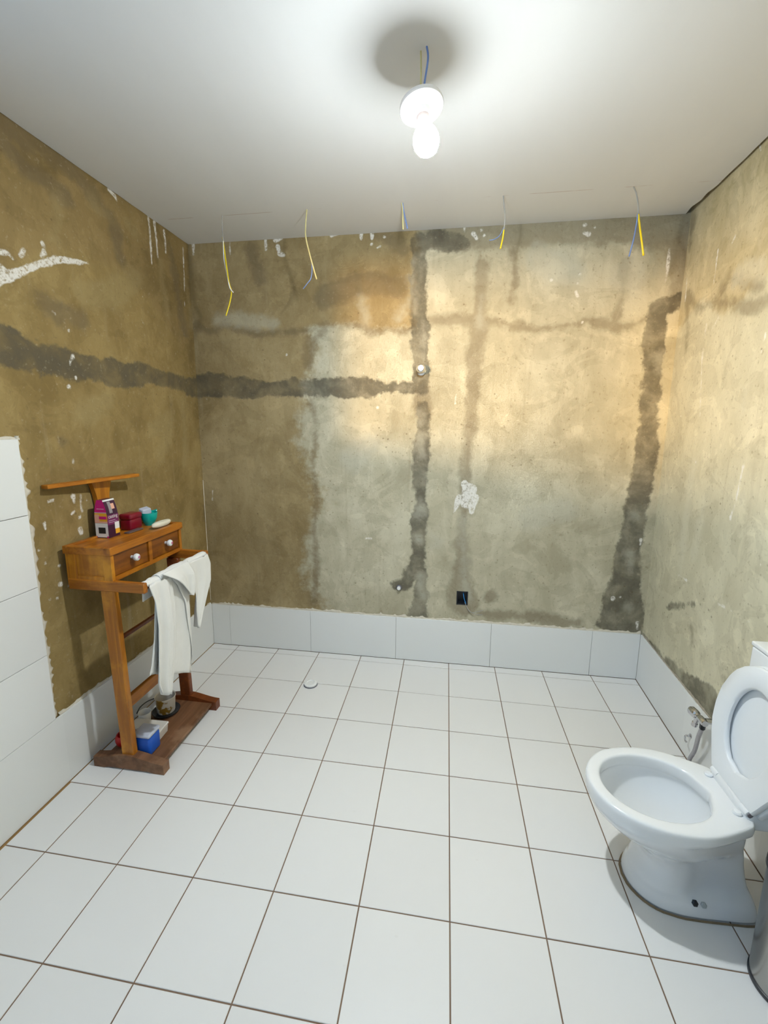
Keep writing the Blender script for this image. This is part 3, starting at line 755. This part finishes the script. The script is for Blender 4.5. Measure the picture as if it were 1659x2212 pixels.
# front frame
bm = bmesh.new()
bm_box(bm, WX1-.016, WX1, WY0+.018, WY1-.018, ZT-.028, ZT-.014); bm_box(bm, WX1-.016, WX1, WY0+.018, WY1-.018, ZBx-.004, ZBx+.014)
bm_box(bm, WX1-.016, WX1, -.861, -.839, ZBx+.014, ZT-.028)
from_bm('front_frame', bm, 'wood_y', stand)
for y0, y1 in ((WY0+.021, -.863), (-.837, WY1-.021)):
    d = box('drawer', WX1-.15, WX1-.006, y0, y1, ZBx+.016, ZT-.030, 'wood_drawer', stand, .002)
    ym, zm = (y0+y1)/2, (ZBx+ZT)/2-.004
    k = lathe('knob', [(0, 0), (.0075, 0), (.007, .010), (.009, .013), (.0155, .018), (.0175, .025), (.015, .032), (.007, .036), (0, .0365)], (WX1-.006, ym, zm), 'porcelain', d, 20, (1, 0, 0))
    lathe('knob_flower', [(0, 0), (.0065, 0), (.006, .0012), (0, .0014)], (WX1+.0298, ym+.002, zm), simple('pink_flower_decal', (.55, .16, .30), .4), d, 12, (1, 0, 0))
# towel arms and rail
for y0, y1 in ((WY0-.004, WY0+.020), (WY1-.020, WY1+.004)):
    a = [(WX0+.004, y0, .872), (-1.300, y0, .872), (-1.300, y1, .872), (WX0+.004, y1, .872), (WX0+.004, y0, .921), (-1.300, y0, .917), (-1.300, y1, .917), (WX0+.004, y1, .921)]
    hexa('towel_arm', a, 'wood_x', stand, .004)
tube('towel_rail', [(-1.318, WY0+.018, .893), (-1.318, WY1-.018, .893)], .013, 'wood_dark', stand, 14)
# posts, feet, stretchers, shelf
for y0, y1, mt in ((-1.092, -1.062, 'wood_z'), (-.638, -.608, 'wood_dark')):
    hexa('post', [(-1.502, y0, .045), (-1.440, y0, .045), (-1.440, y1, .045), (-1.502, y1, .045), (-1.522, y0, .874), (-1.456, y0, .874), (-1.456, y1, .874), (-1.522, y1, .874)], mt, stand, .004)
def foot(yc, mat):
    xs = np.linspace(-1.645, -1.288, 15); c = (xs[0]+xs[-1])/2; v, f = [], []
    for x in xs:
        t = 1-abs((x-c)/(xs[-1]-c)); h = .050+.026*(3*t*t-2*t**3); b = .0 if abs(x-c) > .12 else .006
        v += [(x, yc-.021, b), (x, yc+.021, b), (x, yc+.021, h), (x, yc-.021, h)]
    for i in range(len(xs)-1):
        for k in range(4): f.append((i*4+k, i*4+(k+1) % 4, i*4+4+(k+1) % 4, i*4+4+k))
    f += [(3, 2, 1, 0), tuple(len(v)-4+k for k in range(4))]
    return py('foot', v, f, mat, stand)
foot(-1.081, 'wood_worn'); foot(-.620, 'wood_dark')
box('foot_shelf', -1.60, -1.312, -1.062, -.640, .028, .044, 'wood_worn', stand, .002)
ZSH = .044
box('lower_stretcher', -1.512, -1.490, -1.062, -.638, .262, .322, 'wood_y', stand, .003)
box('upper_stretcher', -1.506, -1.490, -1.062, -.638, .610, .630, 'wood_dark', stand, .003)
# little T-shaped shelf on an upright behind the tray
cx_, cy_ = -1.668, -.853
hexa('top_shelf', [(-1.692, -1.146, 1.318), (-1.655, -1.150, 1.318), (-1.598, -.684, 1.316), (-1.640, -.680, 1.316),
                   (-1.692, -1.146, 1.334), (-1.655, -1.150, 1.334), (-1.598, -.684, 1.332), (-1.640, -.680, 1.332)], 'wood_y', stand, .002)
v, f = [], []
zz = np.linspace(ZBx+.01, 1.319, 16)
for z in zz:
    t = max(0, (z-(ZT-.03))/(1.319-ZT+.03))
    hw = .032 + .030*max(0, (t-.45)/.55)**2.2 + .012*max(0, .25-t)/.25
    for dx in (-.011, .011):
        for s in (-1, 1): v.append((cx_-.012+dx, cy_+s*hw, z))
for i in range(len(zz)-1):
    a, b = i*4, i*4+4
    f += [(a, a+1, b+1, b), (a+2, b+2, b+3, a+3), (a, b, b+2, a+2), (a+1, a+3, b+3, b+1)]
f += [(0, 2, 3, 1), (len(v)-4, len(v)-3, len(v)-1, len(v)-2)]
py('upright', v, f, 'wood_z', stand)

# ------------------------------------------------------------------ things in the tray
# hair dye carton: square foot, sides leaning in to a curved top
bx0, bx1, by0, by1 = -1.655, -1.590, -.934, -.864
carton = thing('hair_dye_carton', ((bx0+bx1)/2, (by0+by1)/2, ZTR), 'magenta and black printed hair dye carton standing on the wooden tray', 'carton')
HB = .178
v, f = [], []
lv = np.linspace(0, 1, 13)
for t in lv:
    z = ZTR+.0005+HB*t; k = .018*max(0, (t-.5)/.5)**2.2
    v += [(bx0+k, by0+.002*t, z), (bx1-k, by0+.002*t, z), (bx1-k, by1-.002*t, z), (bx0+k, by1-.002*t, z)]
for i in range(12):
    for k in range(4): f.append((i*4+k, i*4+(k+1) % 4, i*4+4+(k+1) % 4, i*4+4+k))
f += [(3, 2, 1, 0), (48, 49, 50, 51)]
py('carton_body', v, f, 'purple', carton)
def decal_near(name, x0, x1, t0, t1, mat, off=.0006):      # prints on the side facing -y
    q, n_ = [], 5
    for i in range(n_+1):
        t = t0+(t1-t0)*i/n_; k = .018*max(0, (t-.5)/.5)**2.2
        for s in (x0, x1): q.append((bx0+k+(bx1-bx0-2*k)*s, by0+.002*t-off, ZTR+.0005+HB*t))
    py(name, q, [(2*i, 2*i+1, 2*i+3, 2*i+2) for i in range(n_)], mat, carton)
def decal_side(name, y0, y1, t0, t1, mat, off=.0006):      # prints on the side facing +x
    q, n_ = [], 5
    for i in range(n_+1):
        t = t0+(t1-t0)*i/n_; k = .018*max(0, (t-.5)/.5)**2.2
        for s in (y0, y1): q.append((bx1-k+off, by0+(by1-by0)*s, ZTR+.0005+HB*t))
    py(name, q, [(2*i, 2*i+1, 2*i+3, 2*i+2) for i in range(n_)], mat, carton)
decal_near('magenta_print', 0, 1, .66, 1.0, 'pink'); decal_near('white_print', 0, 1, .66, .675, 'white_plastic', .001)
decal_near('white_print', .18, .85, .765, .775, 'white_plastic', .001)
decal_near('orange_print', 0, 1, .40, .655, 'orange'); decal_near('peach_print', 0, .38, .40, .62, 'skin', .001); decal_near('peach_print', 0, 1, .395, .44, 'skin', .0009)
decal_near('magenta_print', .36, .94, .50, .575, 'pink', .0012)
decal_near('white_print', 0, 1, .02, .39, 'white_plastic'); decal_near('black_print', .24, .80, .12, .28, 'black', .001)
decal_near('magenta_print', 0, .12, .0, .05, 'pink', .001); decal_near('magenta_print', .88, 1, .0, .05, 'pink', .001)
decal_side('white_print', .0, 1, .955, .995, 'white_plastic'); decal_side('peach_print', .52, .80, .74, .88, 'skin'); decal_side('grey_print', .28, .55, .64, .94, simple('grey_print', (.30, .27, .28), .4))
decal_side('plum_print', 0, 1, .34, .60, simple('plum_print', (.17, .015, .10), .35)); decal_side('white_print', .60, 1.0, .20, .38, 'white_plastic', .001); decal_side('orange_print', .62, 1.0, .07, .20, 'orange', .001)
decal_side('white_print', .10, .70, .44, .455, simple('lilac_print', (.55, .38, .50), .4), .001); decal_side('white_print', .10, .85, .395, .408, simple('lilac_print', (.55, .38, .50), .4), .001)
fc = bpy.data.curves.new('lettering', 'FONT'); fc.body = 'casting'; fc.size = .024; fc.align_x = 'CENTER'
fo = bpy.data.objects.new('lettering_source', fc); COL.objects.link(fo)
me = bpy.data.meshes.new_from_object(fo); bpy.data.objects.remove(fo, do_unlink=True)
me.transform(Matrix.Translation((bx1+.0012, (by0+by1)/2, ZTR+HB*.515)) @ Matrix.Rotation(math.radians(90), 4, 'Z') @ Matrix.Rotation(math.radians(90), 4, 'X') @ Matrix.Diagonal((.85, 1, 1, 1)))
link('lettering', me, 'white_plastic', carton)

# crimson soap box with a lid
sx0, sx1, sy0, sy1 = -1.655, -1.588, -.790, -.700
t = thing('soap_box', ((sx0+sx1)/2, (sy0+sy1)/2, ZTR), 'dark crimson plastic soap box beside the hair dye carton', 'box')
box('body', sx0+.003, sx1-.003, sy0+.003, sy1-.003, ZTR, ZTR+.055, 'crimson', t, .008, 3, True)
box('lid', sx0, sx1, sy0, sy1, ZTR+.052, ZTR+.082, 'crimson', t, .010, 3, True)
# teal bowl with a spout, grey lid leaning in it
tx, ty = -1.588, -.655
t = thing('teal_cup', (tx, ty, ZTR), 'teal plastic spouted cup with a cloudy lid tucked inside', 'cup')
lathe('bowl', [(0, 0), (.020, 0), (.021, .003), (.030, .018), (.038, .038), (.041, .058), (.042, .068), (.040, .068), (.038, .056), (.034, .036), (.024, .012), (0, .008)], (tx, ty, ZTR), 'teal', t, 32)
v, f = [], []
for i, (d, h, w) in enumerate(((.034, .045, .016), (.044, .058, .013), (.056, .070, .008))):
    v += [(tx+.2*d, ty+d, ZTR+h), (tx-w, ty+d-.004, ZTR+.070), (tx+w, ty+d-.004, ZTR+.070), (tx+.2*d, ty+d, ZTR+h+.006)]
for a in (0, 4): f += [(a, a+1, a+5, a+4), (a, a+4, a+6, a+2), (a+3, a+1, a+5, a+7), (a+3, a+7, a+6, a+2)]
f += [(8, 9, 11, 10), (0, 2, 3, 1)]
py('spout', v, f, 'teal', t)
hexa('loose_lid', [(tx-.036, ty-.030, ZTR+.058), (tx-.004, ty-.034, ZTR+.054), (tx+.004, ty+.022, ZTR+.058), (tx-.030, ty+.026, ZTR+.060),
                   (tx-.034, ty-.030, ZTR+.094), (tx-.006, ty-.034, ZTR+.082), (tx+.002, ty+.022, ZTR+.086), (tx-.028, ty+.026, ZTR+.096)], 'frost', t, .004)
cmb = box('comb', -1.585, -1.555, -.845, -.745, ZTR+.0005, ZTR+.007, simple('mauve_plastic', (.13, .095, .09), .45), None, .002)
tag(cmb, 'dull mauve comb lying flat between the carton and the soap bar', 'comb')
# cream soap bar on the tray's front border
lathe('soap_bar', [(0, 0), (.8, 0), (.97, .006), (1.0, .012), (.95, .019), (.8, .023), (0, .025)], (-1.487, -.690, ZT), 'soap', None, 32, sx=.022, sy=.072)
so = bpy.data.objects['soap_bar']
so.data.transform(Matrix.Translation((1.487, .690, -ZT))); so.location = (-1.494, -.690, ZT)
tag(so, 'long oval cream soap bar on the front edge of the tray', 'soap')

# ------------------------------------------------------------------ things on the foot shelf
def rbox(name, x0, x1, y0, y1, z0, z1, mat, parent, r=.012):
    return box(name, x0, x1, y0, y1, z0, z1, mat, parent, r, 3, True)
t = thing('blue_tub', (-1.42, -1.014, ZSH), 'blue square plastic tub with a pale frosted lid on the foot shelf', 'tub')
rbox('tub_body', -1.470, -1.385, -1.056, -.976, ZSH, ZSH+.092, 'blue', t, .010)
rbox('tub_lid', -1.473, -1.382, -1.059, -.973, ZSH+.090, ZSH+.110, 'frost', t, .009)
t = thing('food_container', (-1.475, -.90, ZSH), 'flat white cloudy food container behind the blue tub', 'container')
bm = bmesh.new(); a = [(-1.585, -.955), (-1.400, -.966), (-1.405, -.880), (-1.585, -.884)]
hexa('container_body', [(x*.92-1.494*.08, y*.92-.921*.08, ZSH) for x, y in a]+[(x*.97-1.494*.03, y*.97-.921*.03, ZSH+.046) for x, y in a], 'tub', t, .006)
hexa('container_lid', [(x, y, ZSH+.044) for x, y in a]+[(x, y, ZSH+.056) for x, y in a], simple('white_cloudy_lid', (.66, .63, .58), .35, var=.12, scale=9), t, .004)
bm.free()
t = thing('red_pot', (-1.560, -1.00, ZSH), 'small round red plastic pot half hidden behind the near post', 'pot')
lathe('pot_body', [(0, 0), (.026, 0), (.036, .012), (.041, .030), (.040, .046), (.034, .058), (.030, .058), (.036, .046), (.036, .030), (.03, .012), (0, .008)], (-1.560, -1.0, ZSH), 'red', t, 28)
t = thing('stained_pail', (-1.515, -.748, ZSH), 'small white pail with brown stains standing in a black dish', 'pail')
lathe('black_dish', [(0, 0), (.052, 0), (.066, .006), (.070, .014), (.067, .015), (.060, .010), (0, .006)], (-1.515, -.748, ZSH), 'black', t, 36)
lathe('pail_body', [(0, .007), (.042, .007), (.045, .014), (.050, .088), (.053, .094), (.052, .098), (.048, .094), (.043, .016), (0, .013)], (-1.515, -.748, ZSH), 'pail', t, 36)
tube('wire_handle', spline([(-1.562, -.760, ZSH+.085), (-1.590, -.790, ZSH+.082), (-1.602, -.830, ZSH+.075), (-1.590, -.872, ZSH+.070)]), .0028, 'black', t, 8)
t = thing('white_cup', (-1.565, -.848, ZSH), 'small plain white cup leaning between pail and stretcher', 'cup')
lathe('cup_body', [(0, 0), (.022, 0), (.025, .004), (.031, .064), (.031, .066), (.0285, .064), (.023, .006), (0, .004)], (-1.565, -.848, ZSH), 'white_plastic', t, 28)

# ------------------------------------------------------------------ towel
def sheet(Lpx, Rpx, xo, amp, waves, ph, rows=34, cols=26, xtop=-1.318, r=.018, hem=0., yoff=0.):
    """one hanging fall of the towel: wraps over the rail, then drops between a left and a right edge"""
    Lw = np.array([onx(*p, xo) for p in Lpx])[:, 1:]; Rw = np.array([onx(*p, xo) for p in Rpx])[:, 1:]
    def samp(A, t):
        d = np.r_[0, np.cumsum(np.linalg.norm(np.diff(A, axis=0), axis=1))]; return np.array([np.interp(t*d[-1], d, A[:, k]) for k in (0, 1)])
    V_, F_ = [], []
    arc = [(xtop+r*math.cos(a), .893+r*math.sin(a)) for a in np.linspace(math.radians(200), math.radians(10), 8)]
    L0, R0 = samp(Lw, 0), samp(Rw, 0)
    for (x, z) in arc:
        for c in range(cols+1):
            u = c/cols; bul = .004*math.sin(u*math.pi*waves+ph)
            V_.append((x+bul*.6, L0[0]+(R0[0]-L0[0])*u, z+abs(bul)))
    for j in range(1, rows+1):
        t = j/rows; Lp, Rp = samp(Lw, t), samp(Rw, t)
        for c in range(cols+1):
            u = c/cols; q = Lp+(Rp-Lp)*u
            k = min(1, t*2.5)
            fold = amp*k*math.sin(u*math.pi*waves+ph+.7*t) + amp*.35*k*math.sin(u*math.pi*waves*2.3+ph*2+1.5*t)
            z = q[1] + hem*math.sin(u*9+ph)*max(0, t-.8)*5
            V_.append((xtop+r+(xo-xtop-r)*k+fold, q[0], z))
    R_ = len(arc)+rows
    for j in range(R_-1):
        for c in range(cols): a = j*(cols+1)+c; F_.append((a, a+1, a+cols+2, a+cols+1))
    return V_, F_
parts = [
    sheet([(320,1262),(330,1300),(327,1380),(321,1440),(317,1460)], [(385,1226),(396,1268),(409,1320),(416,1400),(415,1454)], -1.312, .013, 5., .4, hem=.006),
    sheet([(324,1258),(336,1300),(338,1400),(340,1480),(349,1500)], [(374,1232),(381,1300),(383,1380),(377,1450),(372,1499)], -1.284, .014, 3.3, 1.2, hem=.004, r=.021),
    sheet([(360,1238),(382,1262),(398,1300),(404,1350),(413,1405)], [(398,1218),(412,1290),(414,1340),(417,1380),(417,1440)], -1.298, .006, 1.4, .2, r=.021),
    sheet([(388,1222),(408,1248),(418,1285),(420,1320),(424,1352)], [(448,1192),(454,1215),(453,1250),(443,1290),(428,1356)], -1.292, .013, 2.6, .8, r=.021),
    sheet([(356,1240),(376,1250),(392,1262),(404,1276),(410,1283)], [(412,1210),(418,1232),(421,1255),(420,1275),(417,1286)], -1.272, .008, 2.0, .5, r=.026),
]
V_, F_ = [], []
for a, b in parts:
    o_ = len(V_); V_ += a; F_ += [tuple(i+o_ for i in q) for q in b]
# the fall behind the rail
o_ = len(V_); cols, rows = 24, 14
for j in range(rows+1):
    for c in range(cols+1):
        u, t_ = c/cols, j/rows
        V_.append((-1.338-.004*math.sin(u*11+1)-.004*t_, -1.062+.45*u,   .893+.012-(.012+.075*t_*(1-.3*u))))
for j in range(rows):
    for c in range(cols): a = o_+j*(cols+1)+c; F_.append((a, a+1, a+cols+2, a+cols+1))
towel = py('towel', V_, F_, 'towel', None, True)
md = towel.modifiers.new('thickness', 'SOLIDIFY'); md.thickness = .0035; md.offset = 0
tag(towel, 'white terry towel bunched over the wooden rail of the washstand', 'towel')

# ------------------------------------------------------------------ toilet
TX, TY = .463, -1.250
toilet = thing('toilet', (TX+.30, TY, 0), 'white porcelain toilet with its seat and lid raised', 'toilet')
U_ = np.array([(i/19)**1.5 for i in range(20)])
SH = dict(
    rim=([0,.012,.04,.085,.15,.21,.36,.51,.65,.78,.89,.97,1], [0,.22,.40,.57,.73,.83,.965,1,.965,.85,.72,.63,.59]),
    base=([0,.012,.04,.085,.15,.21,.36,.51,.65,.78,.89,.97,1], [0,.27,.47,.66,.82,.91,1,1,.98,.96,.94,.88,.80]),
    under=([0,.012,.04,.085,.15,.21,.36,.51,.65,.78,.89,.97,1], [0,.24,.43,.61,.77,.87,.98,.97,.85,.68,.56,.50,.47]),
    mid=([0,.012,.04,.085,.15,.21,.36,.51,.65,.78,.89,.97,1], [0,.34,.58,.78,.93,1.0,.97,.70,.62,.60,.60,.58,.55]),
    half=([0,.012,.04,.085,.15,.21,.36,.51,.65,.78,.89,.97,1], [0,.27,.48,.67,.83,.92,1.0,.95,.84,.74,.66,.62,.58]))
def ring(z, f, b, w, sh):
    if sh == 'ell': hw = 2*np.sqrt(np.maximum(0, U_*(1-U_)))*w
    else: hw = np.interp(U_, *SH[sh])*w
    s = f+(b-f)*U_
    return [(TX+a, TY-h, z) for a, h in zip(s, hw)] + [(TX+a, TY+h, z) for a, h in list(zip(s, hw))[:0:-1]]
RINGS = [(0,.150,.535,.120,'base'),(.010,.149,.536,.123,'base'),(.045,.156,.532,.118,'base'),(.060,.166,.526,.106,'half'),(.075,.172,.52,.100,'mid'),(.115,.196,.51,.090,'mid'),
         (.160,.188,.50,.096,'mid'),(.190,.160,.495,.108,'mid'),(.218,.120,.488,.129,'under'),(.246,.078,.482,.151,'under'),(.276,.036,.478,.170,'under'),(.303,.012,.476,.182,'under'),(.322,.004,.475,.187,'under'),(.334,.001,.475,.190,'rim'),
         (.360,0,.475,.190,'rim'),(.371,.003,.473,.187,'rim'),(.375,.010,.468,.180,'rim'),(.3755,.035,.405,.152,'ell'),(.373,.044,.392,.142,'ell'),(.366,.048,.387,.138,'ell'),
         (.335,.050,.386,.137,'ell'),(.325,.040,.398,.146,'ell'),(.30,.040,.40,.147,'ell'),(.25,.065,.38,.128,'ell'),(.20,.11,.35,.092,'ell'),(.165,.16,.33,.055,'ell'),(.155,.20,.30,.03,'ell')]
v, f = [], []
nr = 2*len(U_)-1
for r_ in RINGS: v += ring(*r_)
for i in range(len(RINGS)-1):
    for k in range(nr): f.append((i*nr+k, i*nr+(k+1) % nr, (i+1)*nr+(k+1) % nr, (i+1)*nr+k))
f += [tuple(range(nr-1, -1, -1)), tuple(range((len(RINGS)-1)*nr, len(RINGS)*nr))]
bowl = py('bowl', v, f, 'porcelain', toilet, True)
md = bowl.modifiers.new('subdivision', 'SUBSURF'); md.levels = 2; md.render_levels = 2
# base seal line
v, f = [], []
ra, rb = ring(.0005, .144, .54, .127, 'base'), ring(.006, .150, .536, .1235, 'base')
v = ra+rb; f = [(k, (k+1) % nr, nr+(k+1) % nr, nr+k) for k in range(nr)]
py('base_seal', v, f, simple('dirty_seal', (.22, .16, .09), .8, var=.3), toilet, True)
# bolt hole and hexagonal cap on the side facing the camera
lathe('bolt_cap', [(0, 0), (.010, 0), (.010, .004), (.006, .007), (0, .007)], (TX+.325, TY-.110, .052), 'black', toilet, 6, (0, -1, .6), False)
lathe('bolt_cap', [(0, 0), (.009, 0), (.009, .004), (.006, .006), (0, .006)], (TX+.350, TY-.112, .052), simple('grey_cap', (.38, .42, .42), .4), toilet, 6, (0, -1, .6), False)
# raised seat ring and lid
HG = np.array([TX+.452, TY, .388]); LEAN = math.radians(7.5)
dr = np.array([math.sin(LEAN), 0, math.cos(LEAN)]); nn = np.array([math.cos(LEAN), 0, -math.sin(LEAN)])
def seat_pt(a, w, n): return HG + dr*a + np.array([0, 1., 0])*w + nn*n
US = np.array([(i/23)**1.4 for i in range(24)])
def seat_loop(tip, back, w, sh, n):
    hw = np.interp(US, *SH[sh])*w if sh != 'ell' else 2*np.sqrt(np.maximum(0, US*(1-US)))*w
    a = tip+(back-tip)*US
    return [seat_pt(x, -h, n) for x, h in zip(a, hw)] + [seat_pt(x, h, n) for x, h in list(zip(a, hw))[:0:-1]]
ns = 2*len(US)-1
def loops(name, L, mat, parent, close=False, caps=False):
    v = [q for l in L for q in l]; f = []
    m = len(L) if close else len(L)-1
    for i in range(m):
        for k in range(ns): f.append((i*ns+k, i*ns+(k+1) % ns, ((i+1) % len(L))*ns+(k+1) % ns, ((i+1) % len(L))*ns+k))
    if caps: f += [tuple(range(ns-1, -1, -1)), tuple(range((len(L)-1)*ns, len(L)*ns))]
    o = py(name, v, f, mat, parent, True); o.data.set_sharp_from_angle(angle=math.radians(50)); return o
SW = .176
loops('seat', [seat_loop(.432, .012, SW-.004, 'rim', -.008), seat_loop(.437, .008, SW, 'rim', -.003), seat_loop(.437, .008, SW, 'rim', .006), seat_loop(.434, .012, SW-.003, 'rim', .010),
               seat_loop(.368, .068, .104, 'ell', .010), seat_loop(.364, .072, .100, 'ell', .004), seat_loop(.364, .072, .100, 'ell', -.004), seat_loop(.370, .066, .106, 'ell', -.009)], 'seat_plastic', toilet, True)
loops('lid', [seat_loop(.36, .09, .10, 'ell', .017), seat_loop(.40, .04, .14, 'rim', .014), seat_loop(.436, .004, SW-.002, 'rim', .013), seat_loop(.442, .0, SW+.003, 'rim', .018), seat_loop(.442, 0, SW+.003, 'rim', .027), seat_loop(.43, .01, SW-.006, 'rim', .034)], 'seat_plastic', toilet, False, True)
for s in (-1, 1):
    yh = TY+s*.078
    lathe('hinge', [(0, -.017), (.012, -.017), (.013, -.010), (.013, .010), (.012, .017), (0, .017)], (HG[0]-.002, yh, .389), 'seat_plastic', toilet, 18, (0, 1, 0))
    lathe('hinge_bolt', [(0, 0), (.013, 0), (.013, .005), (.009, .009), (0, .010)], (HG[0]-.026, yh, .3745), 'seat_plastic', toilet, 18)
    lathe('hinge_cap', [(0, 0), (.008, 0), (.008, .004), (0, .005)], (HG[0]-.002, yh+s*.0165, .389), simple('hinge_cap', (.25, .23, .25), .3, metal=.5), toilet, 16, (0, s, 0))
tk = box('tank', 1.000, 1.098, -1.388, -1.110, .40, .845, 'porcelain', toilet, .008, 3, True)
box('tank_lid', .998, 1.100, -1.390, -1.108, .845, .861, 'porcelain', toilet, .005, 3, True)
lathe('flush_button', [(0, 0), (.018, 0), (.018, .004), (.015, .006), (0, .006)], (1.048, TY, .862), 'chrome', toilet, 20)
bm = bmesh.new(); bm_box(bm, .90, 1.09, TY-.10, TY+.10, .33, .402, .02, 3)
from_bm('tank_ledge', bm, 'porcelain', toilet, True)

# ------------------------------------------------------------------ angle valve and hose
xv = xr(-.785)
t = thing('angle_valve', (xv, -.785, .32), 'chrome angle valve with a grey braided hose beside the toilet', 'valve')
vb = np.array([xv-.050, -.788, .325])
lathe('wall_flange', [(0, 0), (.026, 0), (.024, .006), (.012, .012), (.012, .05), (0, .05)], (xv+TT, -.788, .325), 'chrome', t, 24, (-1, 0, 0))
lathe('valve_body', [(0, -.022), (.013, -.022), (.015, -.016), (.015, .016), (.012, .026), (0, .026)], vb, 'chrome', t, 24, (0, 1, 0))
lathe('valve_handle', [(0, 0), (.011, 0), (.012, .014), (.017, .018), (.019, .026), (.019, .050), (.016, .056), (0, .058)], vb+np.array([0, .022, 0]), 'chrome', t, 24, (-.12, 1, -.02))
lathe('outlet', [(0, 0), (.009, 0), (.009, .024), (.012, .026), (.012, .042), (0, .042)], vb+np.array([-.004, .030, -.010]), 'chrome', t, 20, (-.1, .2, -1))
lathe('hose_nut', [(0, 0), (.011, 0), (.011, .022), (.008, .026), (0, .026)], vb+np.array([0, -.006, -.012]), 'black', t, 6, (0, 0, -1), False)
xh = xr(-.66)
tube('hose', spline([vb+np.array([0, -.006, -.03]), (xv-.048, -.775, .24), (xv-.032, -.735, .14), (xv-.016, -.680, .045), (xv-.016, -.70, .014), (xv-.03, -.82, .012), (xv-.05, -.98, .06), (1.062, -1.122, .28), (1.064, -1.126, .401)], 10), .0085, 'hose', t, 12)
p = on_right(1492, 1590)
t = thing('wall_hook', p, 'small chrome hook on the skirting tile under the angle valve', 'hook')
lathe('hook_plate', [(0, 0), (.011, 0), (.010, .004), (.005, .006), (.005, .016), (0, .016)], p, 'chrome', t, 18, (-1, 0, 0))
q = np.array(p)+np.array([-.015, 0, 0])
tube('hook_arm', spline([q, q+[-.008, 0, -.003], q+[-.010, -.004, -.016], q+[-.012, -.014, -.022], q+[-.012, -.022, -.016]], 6), .0038, 'chrome', t, 8)

# ------------------------------------------------------------------ steel bin
bx, by, br_ = .948, -1.524, .082
t = thing('waste_bin', (bx, by, 0), 'round brushed steel waste bin with a dark base beside the toilet', 'waste bin')
lathe('bin_base', [(0, 0), (br_+.001, 0), (br_+.003, .004), (br_+.003, .014), (br_, .016), (0, .016)], (bx, by, 0), 'black', t, 48)
lathe('bin_body', [(br_, .016), (br_, .372), (br_-.004, .375), (br_-.004, .02), (0, .02)], (bx, by, 0), 'steel', t, 48)
lathe('bin_lid', [(br_+.002, .366), (br_+.004, .370), (br_+.003, .385), (br_-.01, .398), (.04, .408), (0, .410)], (bx, by, 0), 'black', t, 48)
